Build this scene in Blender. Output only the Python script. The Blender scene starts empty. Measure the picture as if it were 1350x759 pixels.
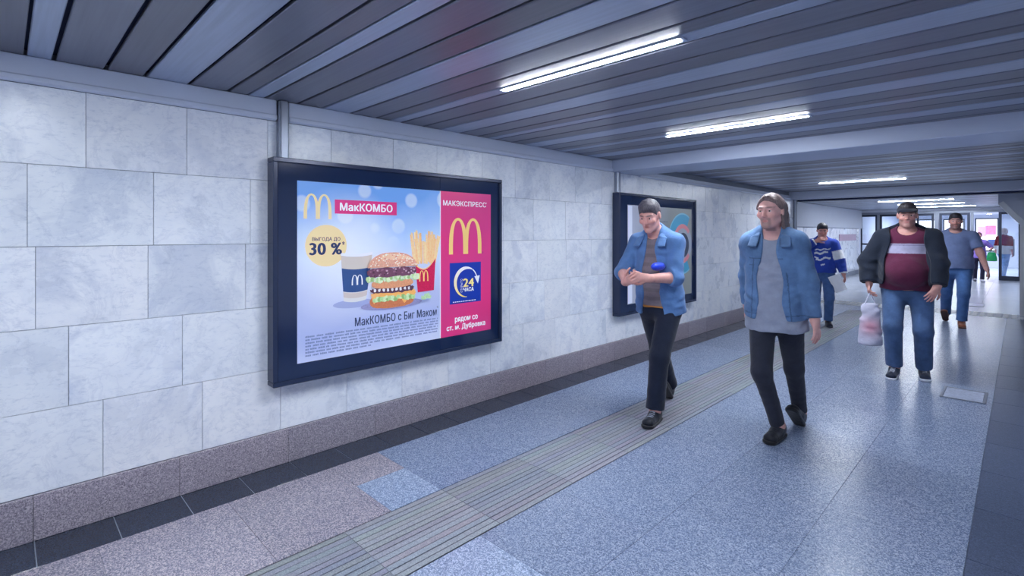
import bpy, math, random
import numpy as np
random.seed(7); np.random.seed(7)
SC = bpy.context.scene
COL = SC.collection
PI = math.pi
V3 = lambda *a: np.array(a, float)

# ------------------------------------------------------------------ helpers
def tag(o, label=None, cat=None, group=None, kind=None):
    if label: o['label'] = label
    if cat: o['category'] = cat
    if group: o['group'] = group
    if kind: o['kind'] = kind
    return o

def empty(name, loc=(0, 0, 0), rz=0.0):
    o = bpy.data.objects.new(name, None); COL.objects.link(o)
    o.empty_display_size = 0.1
    o.location = loc; o.rotation_euler = (0, 0, rz)
    return o

class MB:
    """collects polygons (with an optional colour and material slot) into one mesh"""
    def __init__(s): s.v = []; s.f = []; s.c = []; s.m = []; s.seed = []
    def poly(s, pts, col=(1, 1, 1), m=0, seed=0.0):
        n = len(s.v); s.v += [tuple(p) for p in pts]; s.f.append(list(range(n, n + len(pts))))
        s.c.append(col); s.m.append(m); s.seed.append(seed)
    def box(s, x0, x1, y0, y1, z0, z1, col=(1, 1, 1), m=0, seed=0.0, bev=0.0):
        if bev <= 0:
            P = [(x0, y0, z0), (x1, y0, z0), (x1, y1, z0), (x0, y1, z0), (x0, y0, z1), (x1, y0, z1), (x1, y1, z1), (x0, y1, z1)]
            n = len(s.v); s.v += P
            for q in ((0, 3, 2, 1), (4, 5, 6, 7), (0, 1, 5, 4), (1, 2, 6, 5), (2, 3, 7, 6), (3, 0, 4, 7)):
                s.f.append([n + i for i in q]); s.c.append(col); s.m.append(m); s.seed.append(seed)
            return
        b = bev
        lo = (x0, y0, z0); hi = (x1, y1, z1); idx = {}
        n = len(s.v)
        for sx in (0, 1):
            for sy in (0, 1):
                for sz in (0, 1):
                    c = [(hi if k else lo)[i] for i, k in enumerate((sx, sy, sz))]
                    d = [(-b if k else b) for k in (sx, sy, sz)]
                    for ax in range(3):
                        p = list(c)
                        for i in range(3):
                            if i != ax: p[i] += d[i]
                        idx[(sx, sy, sz, ax)] = len(s.v); s.v.append(tuple(p))
        def add(ks): s.f.append([idx[k] for k in ks]); s.c.append(col); s.m.append(m); s.seed.append(seed)
        for ax in range(3):
            o = [i for i in range(3) if i != ax]
            for k in (0, 1):
                ks = []
                for a, bb in ((0, 0), (1, 0), (1, 1), (0, 1)):
                    t = [0, 0, 0]; t[ax] = k; t[o[0]] = a; t[o[1]] = bb; ks.append((*t, ax))
                add(ks)
        for ax in range(3):
            o = [i for i in range(3) if i != ax]
            for a in (0, 1):
                for bb in (0, 1):
                    t0 = [0, 0, 0]; t0[o[0]] = a; t0[o[1]] = bb; t1 = list(t0); t1[ax] = 1
                    add([(*t0, o[0]), (*t1, o[0]), (*t1, o[1]), (*t0, o[1])])
        for sx in (0, 1):
            for sy in (0, 1):
                for sz in (0, 1): add([(sx, sy, sz, 0), (sx, sy, sz, 1), (sx, sy, sz, 2)])
    def tube(s, pts, r, n=12, col=(1, 1, 1), m=0):
        pts = [np.array(p, float) for p in pts]; rings = []
        for i, p in enumerate(pts):
            d = pts[min(i + 1, len(pts) - 1)] - pts[max(i - 1, 0)]; d = d / np.linalg.norm(d)
            a = np.cross(d, (0, 0, 1.0)) if abs(d[2]) < .9 else np.cross(d, (0, 1.0, 0)); a /= np.linalg.norm(a); b = np.cross(d, a)
            k = len(s.v); rr = r[i] if hasattr(r, '__len__') else r
            s.v += [tuple(p + rr * (math.cos(2 * PI * j / n) * a + math.sin(2 * PI * j / n) * b)) for j in range(n)]
            rings.append(list(range(k, k + n)))
        def add(f): s.f.append(f); s.c.append(col); s.m.append(m); s.seed.append(0)
        for A, B in zip(rings[:-1], rings[1:]):
            for j in range(n): add([A[j], A[(j + 1) % n], B[(j + 1) % n], B[j]])
        add(rings[0][::-1]); add(rings[-1])
    def build(s, name, mats, parent=None, smooth=False, loc=None):
        me = bpy.data.meshes.new(name); me.from_pydata(s.v, [], s.f)
        if not isinstance(mats, (list, tuple)): mats = [mats]
        for m in mats: me.materials.append(m)
        me.polygons.foreach_set('material_index', s.m)
        ca = me.color_attributes.new('Col', 'FLOAT_COLOR', 'CORNER')
        sa = me.attributes.new('seed', 'FLOAT', 'FACE')
        sa.data.foreach_set('value', [float(x) for x in s.seed])
        buf = []
        for f, c in zip(s.f, s.c): buf += [c[0], c[1], c[2], 1.0] * len(f)
        ca.data.foreach_set('color', buf)
        if smooth: me.polygons.foreach_set('use_smooth', [True] * len(me.polygons))
        import bmesh
        bm = bmesh.new(); bm.from_mesh(me); 
        if any(len(f) != 3 for f in s.f) and len(s.f) > 5: bmesh.ops.recalc_face_normals(bm, faces=bm.faces)
        bm.to_mesh(me); bm.free(); me.update()
        o = bpy.data.objects.new(name, me); COL.objects.link(o)
        if parent: o.parent = parent
        if loc is not None: o.location = loc
        return o

def lin(r, g, b):
    """sRGB 0-255 to linear"""
    return tuple((c / 255 / 12.92) if c / 255 <= .04045 else ((c / 255 + .055) / 1.055) ** 2.4 for c in (r, g, b))

# ------------------------------------------------------------------ materials
class NT:
    def __init__(s, name):
        s.m = bpy.data.materials.new(name); s.m.use_nodes = True
        s.t = s.m.node_tree; s.n = s.t.nodes; s.l = s.t.links
        s.b = s.n['Principled BSDF']
    def node(s, typ, ins=None, **kw):
        x = s.n.new(typ)
        for k, v in kw.items(): setattr(x, k, v)
        for k, v in (ins or {}).items():
            if hasattr(v, 'is_linked') or hasattr(v, 'links'): s.l.new(v, x.inputs[k])
            else: x.inputs[k].default_value = v
        return x
    def set(s, **kw):
        for k, v in kw.items():
            k = k.replace('_', ' ')
            if hasattr(v, 'links'): s.l.new(v, s.b.inputs[k])
            else: s.b.inputs[k].default_value = v
        return s
    def noise(s, vec, scale, detail=4, rough=.55, dist=0.0):
        return s.node('ShaderNodeTexNoise', {'Vector': vec, 'Scale': scale, 'Detail': detail, 'Roughness': rough, 'Distortion': dist}).outputs['Fac']
    def ramp(s, fac, stops):
        r = s.node('ShaderNodeValToRGB', {'Fac': fac}); e = r.color_ramp.elements
        while len(e) < len(stops): e.new(.5)
        for el, (p, c) in zip(e, stops):
            el.position = p; el.color = (*c, 1) if len(c) == 3 else c
        return r.outputs['Color']
    def mix(s, fac, a, b, mode='MIX'):
        x = s.node('ShaderNodeMix', data_type='RGBA', blend_type=mode)
        for i, v in ((0, fac), (6, a), (7, b)):
            if hasattr(v, 'links'): s.l.new(v, x.inputs[i])
            else: x.inputs[i].default_value = v if i == 0 else ((*v, 1) if len(v) == 3 else v)
        return x.outputs[2]
    def math(s, op, a, b=0.0, clamp=False):
        x = s.node('ShaderNodeMath', operation=op, use_clamp=clamp)
        for i, v in ((0, a), (1, b)):
            if hasattr(v, 'links'): s.l.new(v, x.inputs[i])
            else: x.inputs[i].default_value = v
        return x.outputs[0]
    def pos(s): return s.node('ShaderNodeNewGeometry').outputs['Position']
    def obj(s): return s.node('ShaderNodeTexCoord').outputs['Object']
    def attr(s, nm, out='Color'): return s.node('ShaderNodeAttribute', attribute_name=nm).outputs[out]
    def bump(s, h, strength=.3, dist=.01):
        x = s.node('ShaderNodeBump', {'Height': h, 'Strength': strength, 'Distance': dist}); s.l.new(x.outputs[0], s.b.inputs['Normal']); return s
    def vmath(s, op, a, b=(0, 0, 0)):
        x = s.node('ShaderNodeVectorMath', operation=op)
        for i, v in ((0, a), (1, b)):
            if hasattr(v, 'links'): s.l.new(v, x.inputs[i])
            else: x.inputs[i].default_value = v
        return x.outputs[0]

def plain(name, col, rough=.5, metal=0.0, spec=.5, var=.06, scale=8):
    n = NT(name); p = n.obj()
    f = n.noise(p, scale, 3)
    c = n.mix(f, tuple(x * (1 - var) for x in col), tuple(min(1, x * (1 + var)) for x in col))
    n.set(Base_Color=c, Roughness=rough, Metallic=metal); n.b.inputs['Specular IOR Level'].default_value = spec
    return n.m

def emit(name, col, strength, base=(.8, .8, .8)):
    n = NT(name); n.set(Base_Color=(*base, 1), Emission_Color=(*col, 1), Emission_Strength=strength); return n.m

# marble wall tiles: every tile has its own seed (vein offset) and tint
def marble():
    n = NT('marble_tiles'); seed = n.attr('seed', 'Fac'); col = n.attr('Col')
    off = n.node('ShaderNodeCombineXYZ', {'X': n.math('MULTIPLY', seed, 37.0), 'Y': n.math('MULTIPLY', seed, 61.0), 'Z': n.math('MULTIPLY', seed, 17.0)}).outputs[0]
    p = n.vmath('ADD', n.pos(), off)
    warp = n.node('ShaderNodeTexNoise', {'Vector': p, 'Scale': 2.2, 'Detail': 5}).outputs['Color']
    q = n.vmath('ADD', p, n.vmath('MULTIPLY', warp, (.24, .24, .24)))
    cloud = n.noise(q, 2.3, 8, .62)
    vein = n.noise(q, 4.5, 9, .68, .6)
    mpn = n.node('ShaderNodeMapping', {'Vector': p}); mpn.inputs['Scale'].default_value = (10, 22, 60); mpn.inputs['Rotation'].default_value = (.6, 0, 0)
    fine = n.noise(mpn.outputs[0], 1.0, 5, .75)
    base = n.ramp(cloud, [(.24, lin(204, 212, 228)), (.40, lin(232, 237, 245)), (.6, lin(245, 248, 252)), (.8, lin(234, 239, 247))])
    vm = n.ramp(vein, [(.0, (0, 0, 0)), (.475, (0, 0, 0)), (.5, (.6, .6, .6)), (.53, (.0, .0, .0)), (1, (0, 0, 0))])
    base = n.mix(n.math('MULTIPLY', vm, .28), base, lin(160, 172, 200))
    patch = n.noise(q, 1.25, 6, .6, 1.2)
    pm = n.ramp(patch, [(0, (0, 0, 0)), (.56, (0, 0, 0)), (.63, (.38, .38, .38)), (1, (.5, .5, .5))])
    base = n.mix(pm, base, lin(180, 191, 214))
    base = n.mix(.5, base, n.ramp(fine, [(.30, lin(196, 206, 222)), (.46, lin(250, 251, 255)), (.8, lin(255, 255, 255))]), 'MULTIPLY')
    c = n.mix(1.0, base, col, 'MULTIPLY')
    n.set(Base_Color=c, Roughness=n.ramp(cloud, [(.3, (.24, .24, .24)), (.7, (.34, .34, .34))]))
    n.bump(n.noise(n.pos(), 14, 4), .04, .01)
    return n.m

def granite(name, dark, mid, light, scale=130, rough=.3, use_col=True, cl=(0.33, .45, .62)):
    n = NT(name); p = n.pos()
    v = n.node('ShaderNodeTexVoronoi', {'Vector': p, 'Scale': scale}).outputs['Color']
    bw = n.node('ShaderNodeSeparateColor', {'Color': v}).outputs[0]
    c = n.ramp(bw, [(0.05, dark), (cl[0], mid), (cl[1], mid), (cl[2] + .3, light)])
    nz = n.noise(p, 1.1, 5, .6)
    c = n.mix(1.0, c, n.ramp(nz, [(.25, (.93, .935, .95)), (.75, (1.05, 1.045, 1.04))]), 'MULTIPLY')
    c = n.mix(n.math('MULTIPLY', n.noise(p, 14, 5, .65), .7), c, mid)
    if use_col: c = n.mix(1.0, c, n.attr('Col'), 'MULTIPLY')
    n.set(Base_Color=c, Roughness=rough)
    n.bump(n.noise(p, 160, 2), .06, .002)
    return n.m

M = {}
M['marble'] = marble()
M['grout'] = plain('tile_grout', lin(142, 150, 166), .9)
M['granite'] = granite('floor_granite', lin(78, 90, 114), lin(116, 131, 160), lin(186, 197, 218), 210, .26)
M['skirting'] = granite('brown_granite', lin(92, 88, 100), lin(146, 140, 152), lin(204, 196, 202), 215, .36)
M['black_tile'] = granite('black_granite', lin(34, 40, 52), lin(52, 60, 76), lin(72, 80, 98), 320, .14)
M['dark_tile'] = granite('dark_granite', lin(56, 66, 88), lin(76, 87, 112), lin(106, 118, 146), 240, .28)
M['tactile'] = granite('tactile_concrete', lin(118, 124, 136), lin(140, 146, 158), lin(172, 177, 188), 260, .4)
M['hallfloor'] = granite('hall_floor_stone', lin(150, 156, 170), lin(176, 183, 197), lin(206, 212, 222), 190, .24)
M['plaster'] = plain('white_plaster', lin(208, 214, 228), .6, 0, .4, .03, 3)
M['cornice'] = plain('painted_cornice', lin(206, 214, 232), .42, 0, .5, .03, 5)
M['beam'] = plain('painted_beam', lin(186, 196, 218), .5, 0, .4, .04, 2)

def slat():
    n = NT('ceiling_slats'); p = n.pos()
    st = n.node('ShaderNodeMapping', {'Vector': p}); st.inputs['Scale'].default_value = (2.0, 60, 1)
    f = n.noise(st.outputs[0], 1.0, 3)
    c = n.mix(1.0, n.attr('Col'), n.ramp(f, [(.2, (.88, .88, .88)), (.8, (1.1, 1.1, 1.1))]), 'MULTIPLY')
    n.set(Base_Color=c, Roughness=.38, Metallic=.35)
    return n.m
M['slat'] = slat()
M['void'] = plain('dark_void', lin(34, 44, 78), .9)
M['chrome'] = plain('brushed_steel', lin(150, 157, 172), .38, .85, .5, .05, 20)
M['darkmetal'] = plain('dark_anodised_metal', lin(70, 76, 92), .35, .8, .5, .05, 12)
M['black_frame'] = plain('black_painted_frame', lin(40, 52, 82), .25, .2, .6, .05, 6)
M['black_gloss'] = plain('black_gloss_panel', lin(26, 43, 78), .10, 0, .7, .04, 3)
M['lamp_house'] = plain('lamp_housing', lin(190, 200, 220), .4, .3)
M['lamp'] = emit('led_diffuser', (.87, .925, 1.0), 260.0)
M['spot'] = emit('spot_lens', (.9, .94, 1.0), 22.0)

def glass(name, tint=(.92, .95, .98), op=.12):
    n = NT(name)
    tr = n.node('ShaderNodeBsdfTransparent', {'Color': (*tint, 1)})
    gl = n.node('ShaderNodeBsdfGlossy', {'Color': (.9, .93, 1, 1), 'Roughness': .04})
    fr = n.node('ShaderNodeFresnel', {'IOR': 1.5})
    fac = n.math('ADD', fr.outputs[0], n.math('MULTIPLY', n.noise(n.obj(), 3, 2), op), True)
    mx = n.node('ShaderNodeMixShader'); n.l.new(fac, mx.inputs[0]); n.l.new(tr.outputs[0], mx.inputs[1]); n.l.new(gl.outputs[0], mx.inputs[2])
    n.l.new(mx.outputs[0], n.n['Material Output'].inputs['Surface'])
    return n.m
M['glass'] = glass('door_glass')

def print_mat(name, mottle=0.0, em=.14, scale=60):
    n = NT(name); c = n.attr('Col')
    if mottle: c = n.mix(mottle, c, n.ramp(n.noise(n.pos(), scale, 4, .7), [(.3, (.45, .4, .4)), (.7, (1.5, 1.5, 1.5))]), 'MULTIPLY')
    n.set(Base_Color=c, Roughness=.35, Emission_Color=c, Emission_Strength=em)
    return n.m
M['print'] = print_mat('poster_ink')
M['print_food'] = print_mat('poster_photo_ink', .28, .18, 75)

def poster_bg(name, kind):
    n = NT(name); g = n.node('ShaderNodeTexCoord').outputs['Generated']
    xyz = n.node('ShaderNodeSeparateXYZ', {'Vector': g}); yy, zz = xyz.outputs[1], xyz.outputs[2]
    nz = n.noise(n.pos(), 2.2, 2, .45)
    if kind == 'blue':
        a = n.math('ADD', zz, n.math('MULTIPLY', n.math('SUBTRACT', nz, .5), .35))
        c = n.ramp(a, [(.0, lin(206, 214, 244)), (.16, lin(176, 188, 232)), (.34, lin(188, 198, 236)), (.55, lin(206, 222, 250)), (.72, lin(178, 206, 246)), (.93, lin(112, 164, 232))])
        wv = n.vmath('MULTIPLY', n.pos(), (0.0, 6.0, 6.0))
        vo = n.node('ShaderNodeTexVoronoi', {'Vector': wv, 'Scale': .8}, feature='F1').outputs['Distance']
        bo = n.ramp(vo, [(.30, (.55, .55, .55)), (.36, (.0, .0, .0))])
        bo = n.math('MULTIPLY', bo, n.ramp(zz, [(.62, (0, 0, 0)), (.8, (.9, .9, .9))]))
        c = n.mix(bo, c, lin(236, 242, 255))
        # soft glow left of the middle of the print
        d = n.node('ShaderNodeVectorMath', {0: g, 1: (1, .30, .58)}, operation='DISTANCE').outputs['Value']
        c = n.mix(n.ramp(d, [(.0, (.9, .9, .9)), (.42, (0, 0, 0))]), c, lin(242, 246, 255))
    elif kind == 'pink':
        c = n.mix(nz, lin(230, 54, 122), lin(206, 66, 140))
    else:
        a = n.math('ADD', yy, n.math('MULTIPLY', n.math('SUBTRACT', nz, .5), .3))
        c = n.ramp(a, [(.0, lin(170, 176, 196)), (.3, lin(140, 146, 162)), (.6, lin(124, 130, 134)), (1, lin(136, 142, 140))])
    n.set(Base_Color=c, Roughness=.28, Emission_Color=c, Emission_Strength=.16)
    return n.m

def cloth(name, rough=.85, weave=900, var=.25, vs=14):
    n = NT(name); c = n.attr('Col'); p = n.obj()
    f = n.noise(p, vs, 5, .65)
    c = n.mix(1.0, c, n.ramp(f, [(.25, (1 - var,) * 3), (.75, (1 + var,) * 3)]), 'MULTIPLY')
    n.set(Base_Color=c, Roughness=rough); n.b.inputs['Specular IOR Level'].default_value = .25
    n.b.inputs['Sheen Weight'].default_value = .15
    n.bump(n.noise(p, 26, 4, .6), .35, .012)
    return n.m
M['cloth'] = cloth('woven_cloth', var=.14)
M['denim'] = cloth('denim', .9, 900, .3, 9)
def skin():
    n = NT('skin'); c = n.attr('Col')
    f = n.noise(n.obj(), 40, 4)
    c = n.mix(1.0, c, n.ramp(f, [(.2, (.9, .88, .88)), (.8, (1.08, 1.06, 1.06))]), 'MULTIPLY')
    n.set(Base_Color=c, Roughness=.5)
    n.b.inputs['Subsurface Weight'].default_value = .08; n.b.inputs['Subsurface Radius'].default_value = (.02, .008, .004)
    return n.m
M['skin'] = skin()
def hairm():
    n = NT('hair_strands'); c = n.attr('Col')
    mp = n.node('ShaderNodeMapping', {'Vector': n.obj()}); mp.inputs['Scale'].default_value = (170, 170, 14)
    f = n.noise(mp.outputs[0], 1.0, 3)
    c = n.mix(1.0, c, n.ramp(f, [(.25, (.55, .55, .55)), (.75, (1.6, 1.6, 1.6))]), 'MULTIPLY')
    n.set(Base_Color=c, Roughness=.5); n.bump(f, .5, .004); return n.m
M['hair'] = hairm()
M['shoe'] = cloth('shoe_leather', .45, 900, .12, 20)
M['plastic'] = cloth('thin_plastic', .35, 900, .06, 9)
M['eye_white'] = plain('eye_white', lin(225, 222, 222), .2)
M['iris'] = plain('eye_iris', lin(52, 44, 44), .15)

# ------------------------------------------------------------------ camera
# wall_left is the plane x = 0, the passage runs along +Y, the camera looks 45 degrees at the wall
cam_d = bpy.data.cameras.new('camera'); cam = bpy.data.objects.new('camera', cam_d); COL.objects.link(cam)
cam_d.sensor_fit = 'HORIZONTAL'; cam_d.sensor_width = 36.0; cam_d.lens = 36.0 * 672 / 1350
cam_d.shift_y = -71.5 / 1350
cam.location = (3.38, 0.0, 1.48); cam.rotation_euler = (math.radians(90), 0, math.radians(45))
cam_d.clip_start = .05
SC.camera = cam

# ------------------------------------------------------------------ setting
CEIL = 2.33; YB, YE = -3.6, 11.7       # passage, from behind the camera to its mouth
XR = 4.0                               # right wall
HX = -0.9; YD = 22.5; YV = 31.0        # hall side wall, door line, back of the vestibule
S = 'structure'
rnd = random.Random(3)

def tile_wall(name, x, y0, y1, rows, phases, width=.452, flip=1, joints=None, alt=1):
    """marble tiles on the plane x, facing +x (flip 1) or -x (-1)"""
    mb = MB(); g = .0013
    mb.box(min(x, x - .06 * flip), max(x, x - .06 * flip), y0, y1, 0, CEIL + .15, m=1)
    for r, (z0, z1) in enumerate(rows):
        ys = [y0]; y = phases[r % len(phases)] - 40 * width
        while y < y1:
            if y > y0 + .03 and y < y1 - .03: ys.append(y)
            y += width * (1 + .10 * math.sin(y * 7.3 + r * 2.1))
        ys.append(y1)
        if joints and r in joints:
            J = joints[r]; ys = [q for q in ys if q < J[0] - .25 or q > J[-1] + .25] + list(J); ys.sort()
        for a, b in zip(ys[:-1], ys[1:]):
            t = .94 + .09 * rnd.random(); w = rnd.random() * .03
            col = (t * (1 + w - .015), t, t * (1 + .012 - w * .5))
            mb.box(min(x, x + .012 * flip), max(x, x + .012 * flip), a + g, b - g, z0 + g, z1 - g, col=col, m=0, seed=rnd.random() * 9, bev=.0012)
    return tag(mb.build(name, [M['marble'], M['grout']]), kind=S)

ROWS = [(.217, .617), (.617, 1.017), (1.017, 1.417), (1.417, 1.817), (1.817, 2.2)]
tile_wall('wall_left', -.012, YB, YE, ROWS, [.371, .235, .114, .085, .302],
          joints={0: (-.12, .371, .826, 1.269, 1.725, 2.18, 2.63), 1: (-.25, .235, .725, 1.2), 2: (.114, .564, 1.06), 3: (.085, .589, 1.087), 4: (-.15, .302, .747, 1.19)})
tile_wall('wall_right', XR + .012, YB, 12.6, ROWS, [.2, .43, .1, .33, .25], flip=-1)
tile_wall('wall_hall', HX - .012, YE, YD, [(.15, .55), (.55, .95), (.95, 1.35), (1.35, 1.66)], [.2, .43, .1, .33])
def sbox(name, dims, mat, col=(1, 1, 1), bev=0):
    mb = MB(); mb.box(*dims, col=col, bev=bev); return tag(mb.build(name, mat), kind=S)
sbox('wall_hall_band', (HX, HX + .1, YE + .1, YD - .02, 1.67, CEIL), M['plaster'], bev=.01)
sbox('wall_return', (HX - .06, -.0125, YE - .12, YE, 0, CEIL + .1), M['plaster'])
sbox('wall_back', (-.1, XR + .1, YB - .1, YB, 0, CEIL + .15), M['plaster'])
sbox('wall_hall_right', (XR, XR + .1, 12.6, YD, 0, CEIL + .1), M['plaster'])

# skirting slabs at the foot of the left wall
mb = MB(); y = YB; k = 0
while y < YE:
    y2 = min(YE, y + .60 + .04 * rnd.random()); t = .92 + .14 * rnd.random(); w = .05 * rnd.random()
    mb.box(.0, .02, y + .0008, y2 - .0008, .001, .2165, col=(t * (1 + w), t, t * (1.03 - w * .4)), bev=.002); y = y2
tag(mb.build('baseboard_left', M['skirting']), kind=S)
mb = MB(); y = YB
while y < 12.6:
    y2 = min(12.6, y + .62); t = .85 + .2 * rnd.random()
    mb.box(XR - .02, XR, y + .002, y2 - .002, .001, .2165, col=(t, t, t), bev=.002); y = y2
tag(mb.build('baseboard_right', M['skirting']), kind=S)

# floor: one slab with the paving as bevelled tiles on it
mb = MB()
mb.box(HX - .1, XR + .1, YB - .1, YV, -.12, -.004, m=0)
def pave(x0, x1, y0, y1, dx, dy, m, colf, g=.0007, stagger=0.0):
    nx = max(1, round((x1 - x0) / dx)); w = (x1 - x0) / nx
    for i in range(nx):
        y = y0 - (stagger * dy * (i % 2))
        while y < y1 - 1e-4:
            a, b = max(y, y0), min(y + dy, y1)
            if b - a > .02: mb.box(x0 + i * w + g, x0 + (i + 1) * w - g, a + g, b - g, -.02, 0, col=colf(x0 + (i + .5) * w, (a + b) / 2), m=m, bev=.0008)
            y += dy
def cgran(x, y):
    t = .96 + .07 * rnd.random(); return (t * (.985 + .02 * rnd.random()), t, t * 1.01)
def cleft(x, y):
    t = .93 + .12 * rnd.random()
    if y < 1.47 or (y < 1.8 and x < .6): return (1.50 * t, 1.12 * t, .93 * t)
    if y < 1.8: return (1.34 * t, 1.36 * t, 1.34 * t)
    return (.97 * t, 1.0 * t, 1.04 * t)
cb = lambda x, y: (lambda t: (t, t, t))(.9 + .2 * rnd.random())
pave(.0, .29, .412 - 14 * .303, YE, .29, .303, 2, cb, .0025)
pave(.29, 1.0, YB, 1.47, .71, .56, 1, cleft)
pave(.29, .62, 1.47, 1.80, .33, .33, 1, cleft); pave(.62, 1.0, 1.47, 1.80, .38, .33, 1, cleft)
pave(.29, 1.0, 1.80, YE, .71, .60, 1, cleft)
pave(1.5, 1.95, YB, 1.66, .45, .6, 1, lambda x, y: (1.35, 1.35, 1.32))
pave(1.95, 3.2, YB, 1.66, .625, .62, 1, cgran)
pave(1.5, 3.2, 1.66, YE + .75, .567, .62, 1, cgran, stagger=.5)
pave(3.2, XR, YB, YE + .75, .4, .61, 3, cb, .0016)
pave(HX, 1.5, YE, YE + .75, .6, .6, 1, cgran)
pave(HX, XR, YE + .75 + .62, YV, .6, .6, 4, lambda x, y: (lambda t: (t, t, t))(.92 + .14 * rnd.random()))
tag(mb.build('floor', [M['grout'], M['granite'], M['black_tile'], M['dark_tile'], M['hallfloor']]), kind=S)

# ribbed tactile guide strip set into the floor
mb = MB(); y = YB
while y < YE:
    y2 = min(y + .6, YE); t = .92 + .14 * rnd.random(); col = (t, t * .99, t * .97)
    mb.box(1.0, 1.5, y + .002, y2 - .002, -.02, -.004, col=tuple(c * .55 for c in col))
    n = 13
    for i in range(n):
        x = 1.005 + i * .49 / n
        ga, gb = .0008 + .003 * rnd.random(), .0008 + .003 * rnd.random()
        mb.box(x + ga, x + .49 / n - gb, y + .001, y2 - .001, -.006, -.0005, col=tuple(c * (.93 + .14 * rnd.random()) for c in col), bev=.001)
    y = y2
tag(mb.build('tactile_guide_strip', M['tactile']), 'ribbed grey guide strip let into the floor along the passage', 'tactile paving')
# studded warning strip across the mouth of the passage
mb = MB(); x = HX
ya, yb = YE + .75, YE + .75 + .62
while x < XR:
    x2 = min(x + .31, XR)
    mb.box(x + .002, x2 - .002, ya + .002, yb - .002, -.02, -.001, col=(1.02, 1.02, 1.0))
    for i in range(3):
        for j in range(6):
            cx = x + .05 + i * .105; cy = ya + .05 + j * .104
            if cx < x2 - .03: mb.box(cx - .036, cx + .036, cy - .034, cy + .034, -.002, .005, m=1, bev=.004)
    x = x2
tag(mb.build('tactile_warning_strip', [plain('strip_base', lin(186, 191, 202), .5), plain('white_stud_paint', lin(250, 251, 253), .4)]), 'pale studded warning strip across the floor at the passage mouth', 'tactile paving')

# ceiling: metal slats across the passage, dark and light ones in turn
DK = lin(128, 131, 146); DK2 = lin(118, 119, 131); LT = lin(172, 183, 204)
def slats(mb, x0, x1, y0, y1, z=CEIL, phase=.125, period=.99):
    k = math.floor((y0 - phase) / period) - 1
    seq = [(.052, .242, DK), (.26, .415, DK2), (.433, .625, LT), (.643, .80, DK), (.818, .938, DK2)]
    seq = [(-.042, .045, LT), (.062, .245, DK), (.262, .412, DK2), (.43, .62, LT), (.637, .82, DK), (.836, .936, DK2)]
    while phase + k * period < y1:
        o = phase + k * period
        for a, b, c in seq:
            a2, b2 = max(o + a, y0), min(o + b, y1)
            if b2 - a2 > .02:
                t = .94 + .12 * rnd.random()
                mb.box(x0, x1, a2, b2, z, z + .02, col=tuple(q * t for q in c), m=0, bev=.004)
        k += 1
mb = MB()
mb.box(-.06, XR + .1, YB - .1, YE + .4, CEIL + .035, CEIL + .12, m=1)
slats(mb, .0, XR, YB, 5.0); slats(mb, .0, XR, 5.58, YE - .3)
tag(mb.build('ceiling', [M['slat'], M['void']]), kind=S)
mb = MB(); mb.box(HX - .1, XR + .1, YE + .4, YV, CEIL + .035, CEIL + .12, m=1)
slats(mb, HX, XR, YE + .4, YD - .1)
tag(mb.build('ceiling_hall', [M['slat'], M['void']]), kind=S)
sbox('ceiling_vestibule', (HX - .1, XR, YD + .12, YV, CEIL + .0, CEIL + .03), M['plaster'])
sbox('trim_1', (.0, XR, 5.0, 5.58, 2.2, CEIL + .03), M['beam'], bev=.006)
sbox('trim_2', (-.0, XR, YE - .3, YE + .1, 2.185, CEIL + .03), M['beam'], bev=.006)
sbox('trim_3', (HX, XR, YE + .1, YE + .4, 2.165, CEIL + .03), M['void'])
mb = MB()
for a, b in ((YB, 1.235), (1.31, 4.995)):
    mb.box(.0005, .03, a, b, 2.2, CEIL - .001, bev=.004); mb.box(.0005, .042, a, b, 2.203, 2.235, bev=.006)
mb.box(.0005, .02, 5.585, YE - .301, 2.2, 2.26, bev=.004); mb.tube([(.026, 5.59, 2.2), (.026, YE - .305, 2.2)], .018)
tag(mb.build('trim_4', M['cornice']), kind=S)
# haunched portal at the right of the passage mouth
mb = MB(); yp0, yp1 = 12.75, 13.6
prof = [(3.08, CEIL), (3.08, 2.02), (3.36, 1.655), (3.36, 0.0), (XR - .001, 0.0), (XR - .001, CEIL)]
mb.poly([(x, yp0, z) for x, z in prof]); mb.poly([(x, yp1, z) for x, z in prof[::-1]])
for (xa, za), (xb, zb) in zip(prof, prof[1:] + prof[:1]): mb.poly([(xa, yp0, za), (xa, yp1, za), (xb, yp1, zb), (xb, yp0, zb)])
tag(mb.build('wall_portal', M['plaster']), kind=S)
mb = MB()
ed = [(3.075, 2.02), (3.355, 1.65), (3.355, .02)]
for (xa, za), (xb, zb) in zip(ed[:-1], ed[1:]):
    q = [(xa, yp0 - .012, za), (xb, yp0 - .012, zb), (xb + .07, yp0 - .012, zb + .045), (xa + .07, yp0 - .012, za + .045)] if za != .02 and zb > .1 else [(xa, yp0 - .012, za), (xa, yp0 - .012, zb), (xa + .075, yp0 - .012, zb), (xa + .075, yp0 - .012, za + .045)]
    mb.poly(q); q2 = [(a, yp0 + .84, c) for a, b, c in q]
    for i in range(4): mb.poly([q[i], q[(i + 1) % 4], q2[(i + 1) % 4], q2[i]])
    mb.poly(q2[::-1])
tag(mb.build('trim_5', plain('pale_edge_trim', lin(244, 247, 252), .4)), kind=S)

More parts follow.
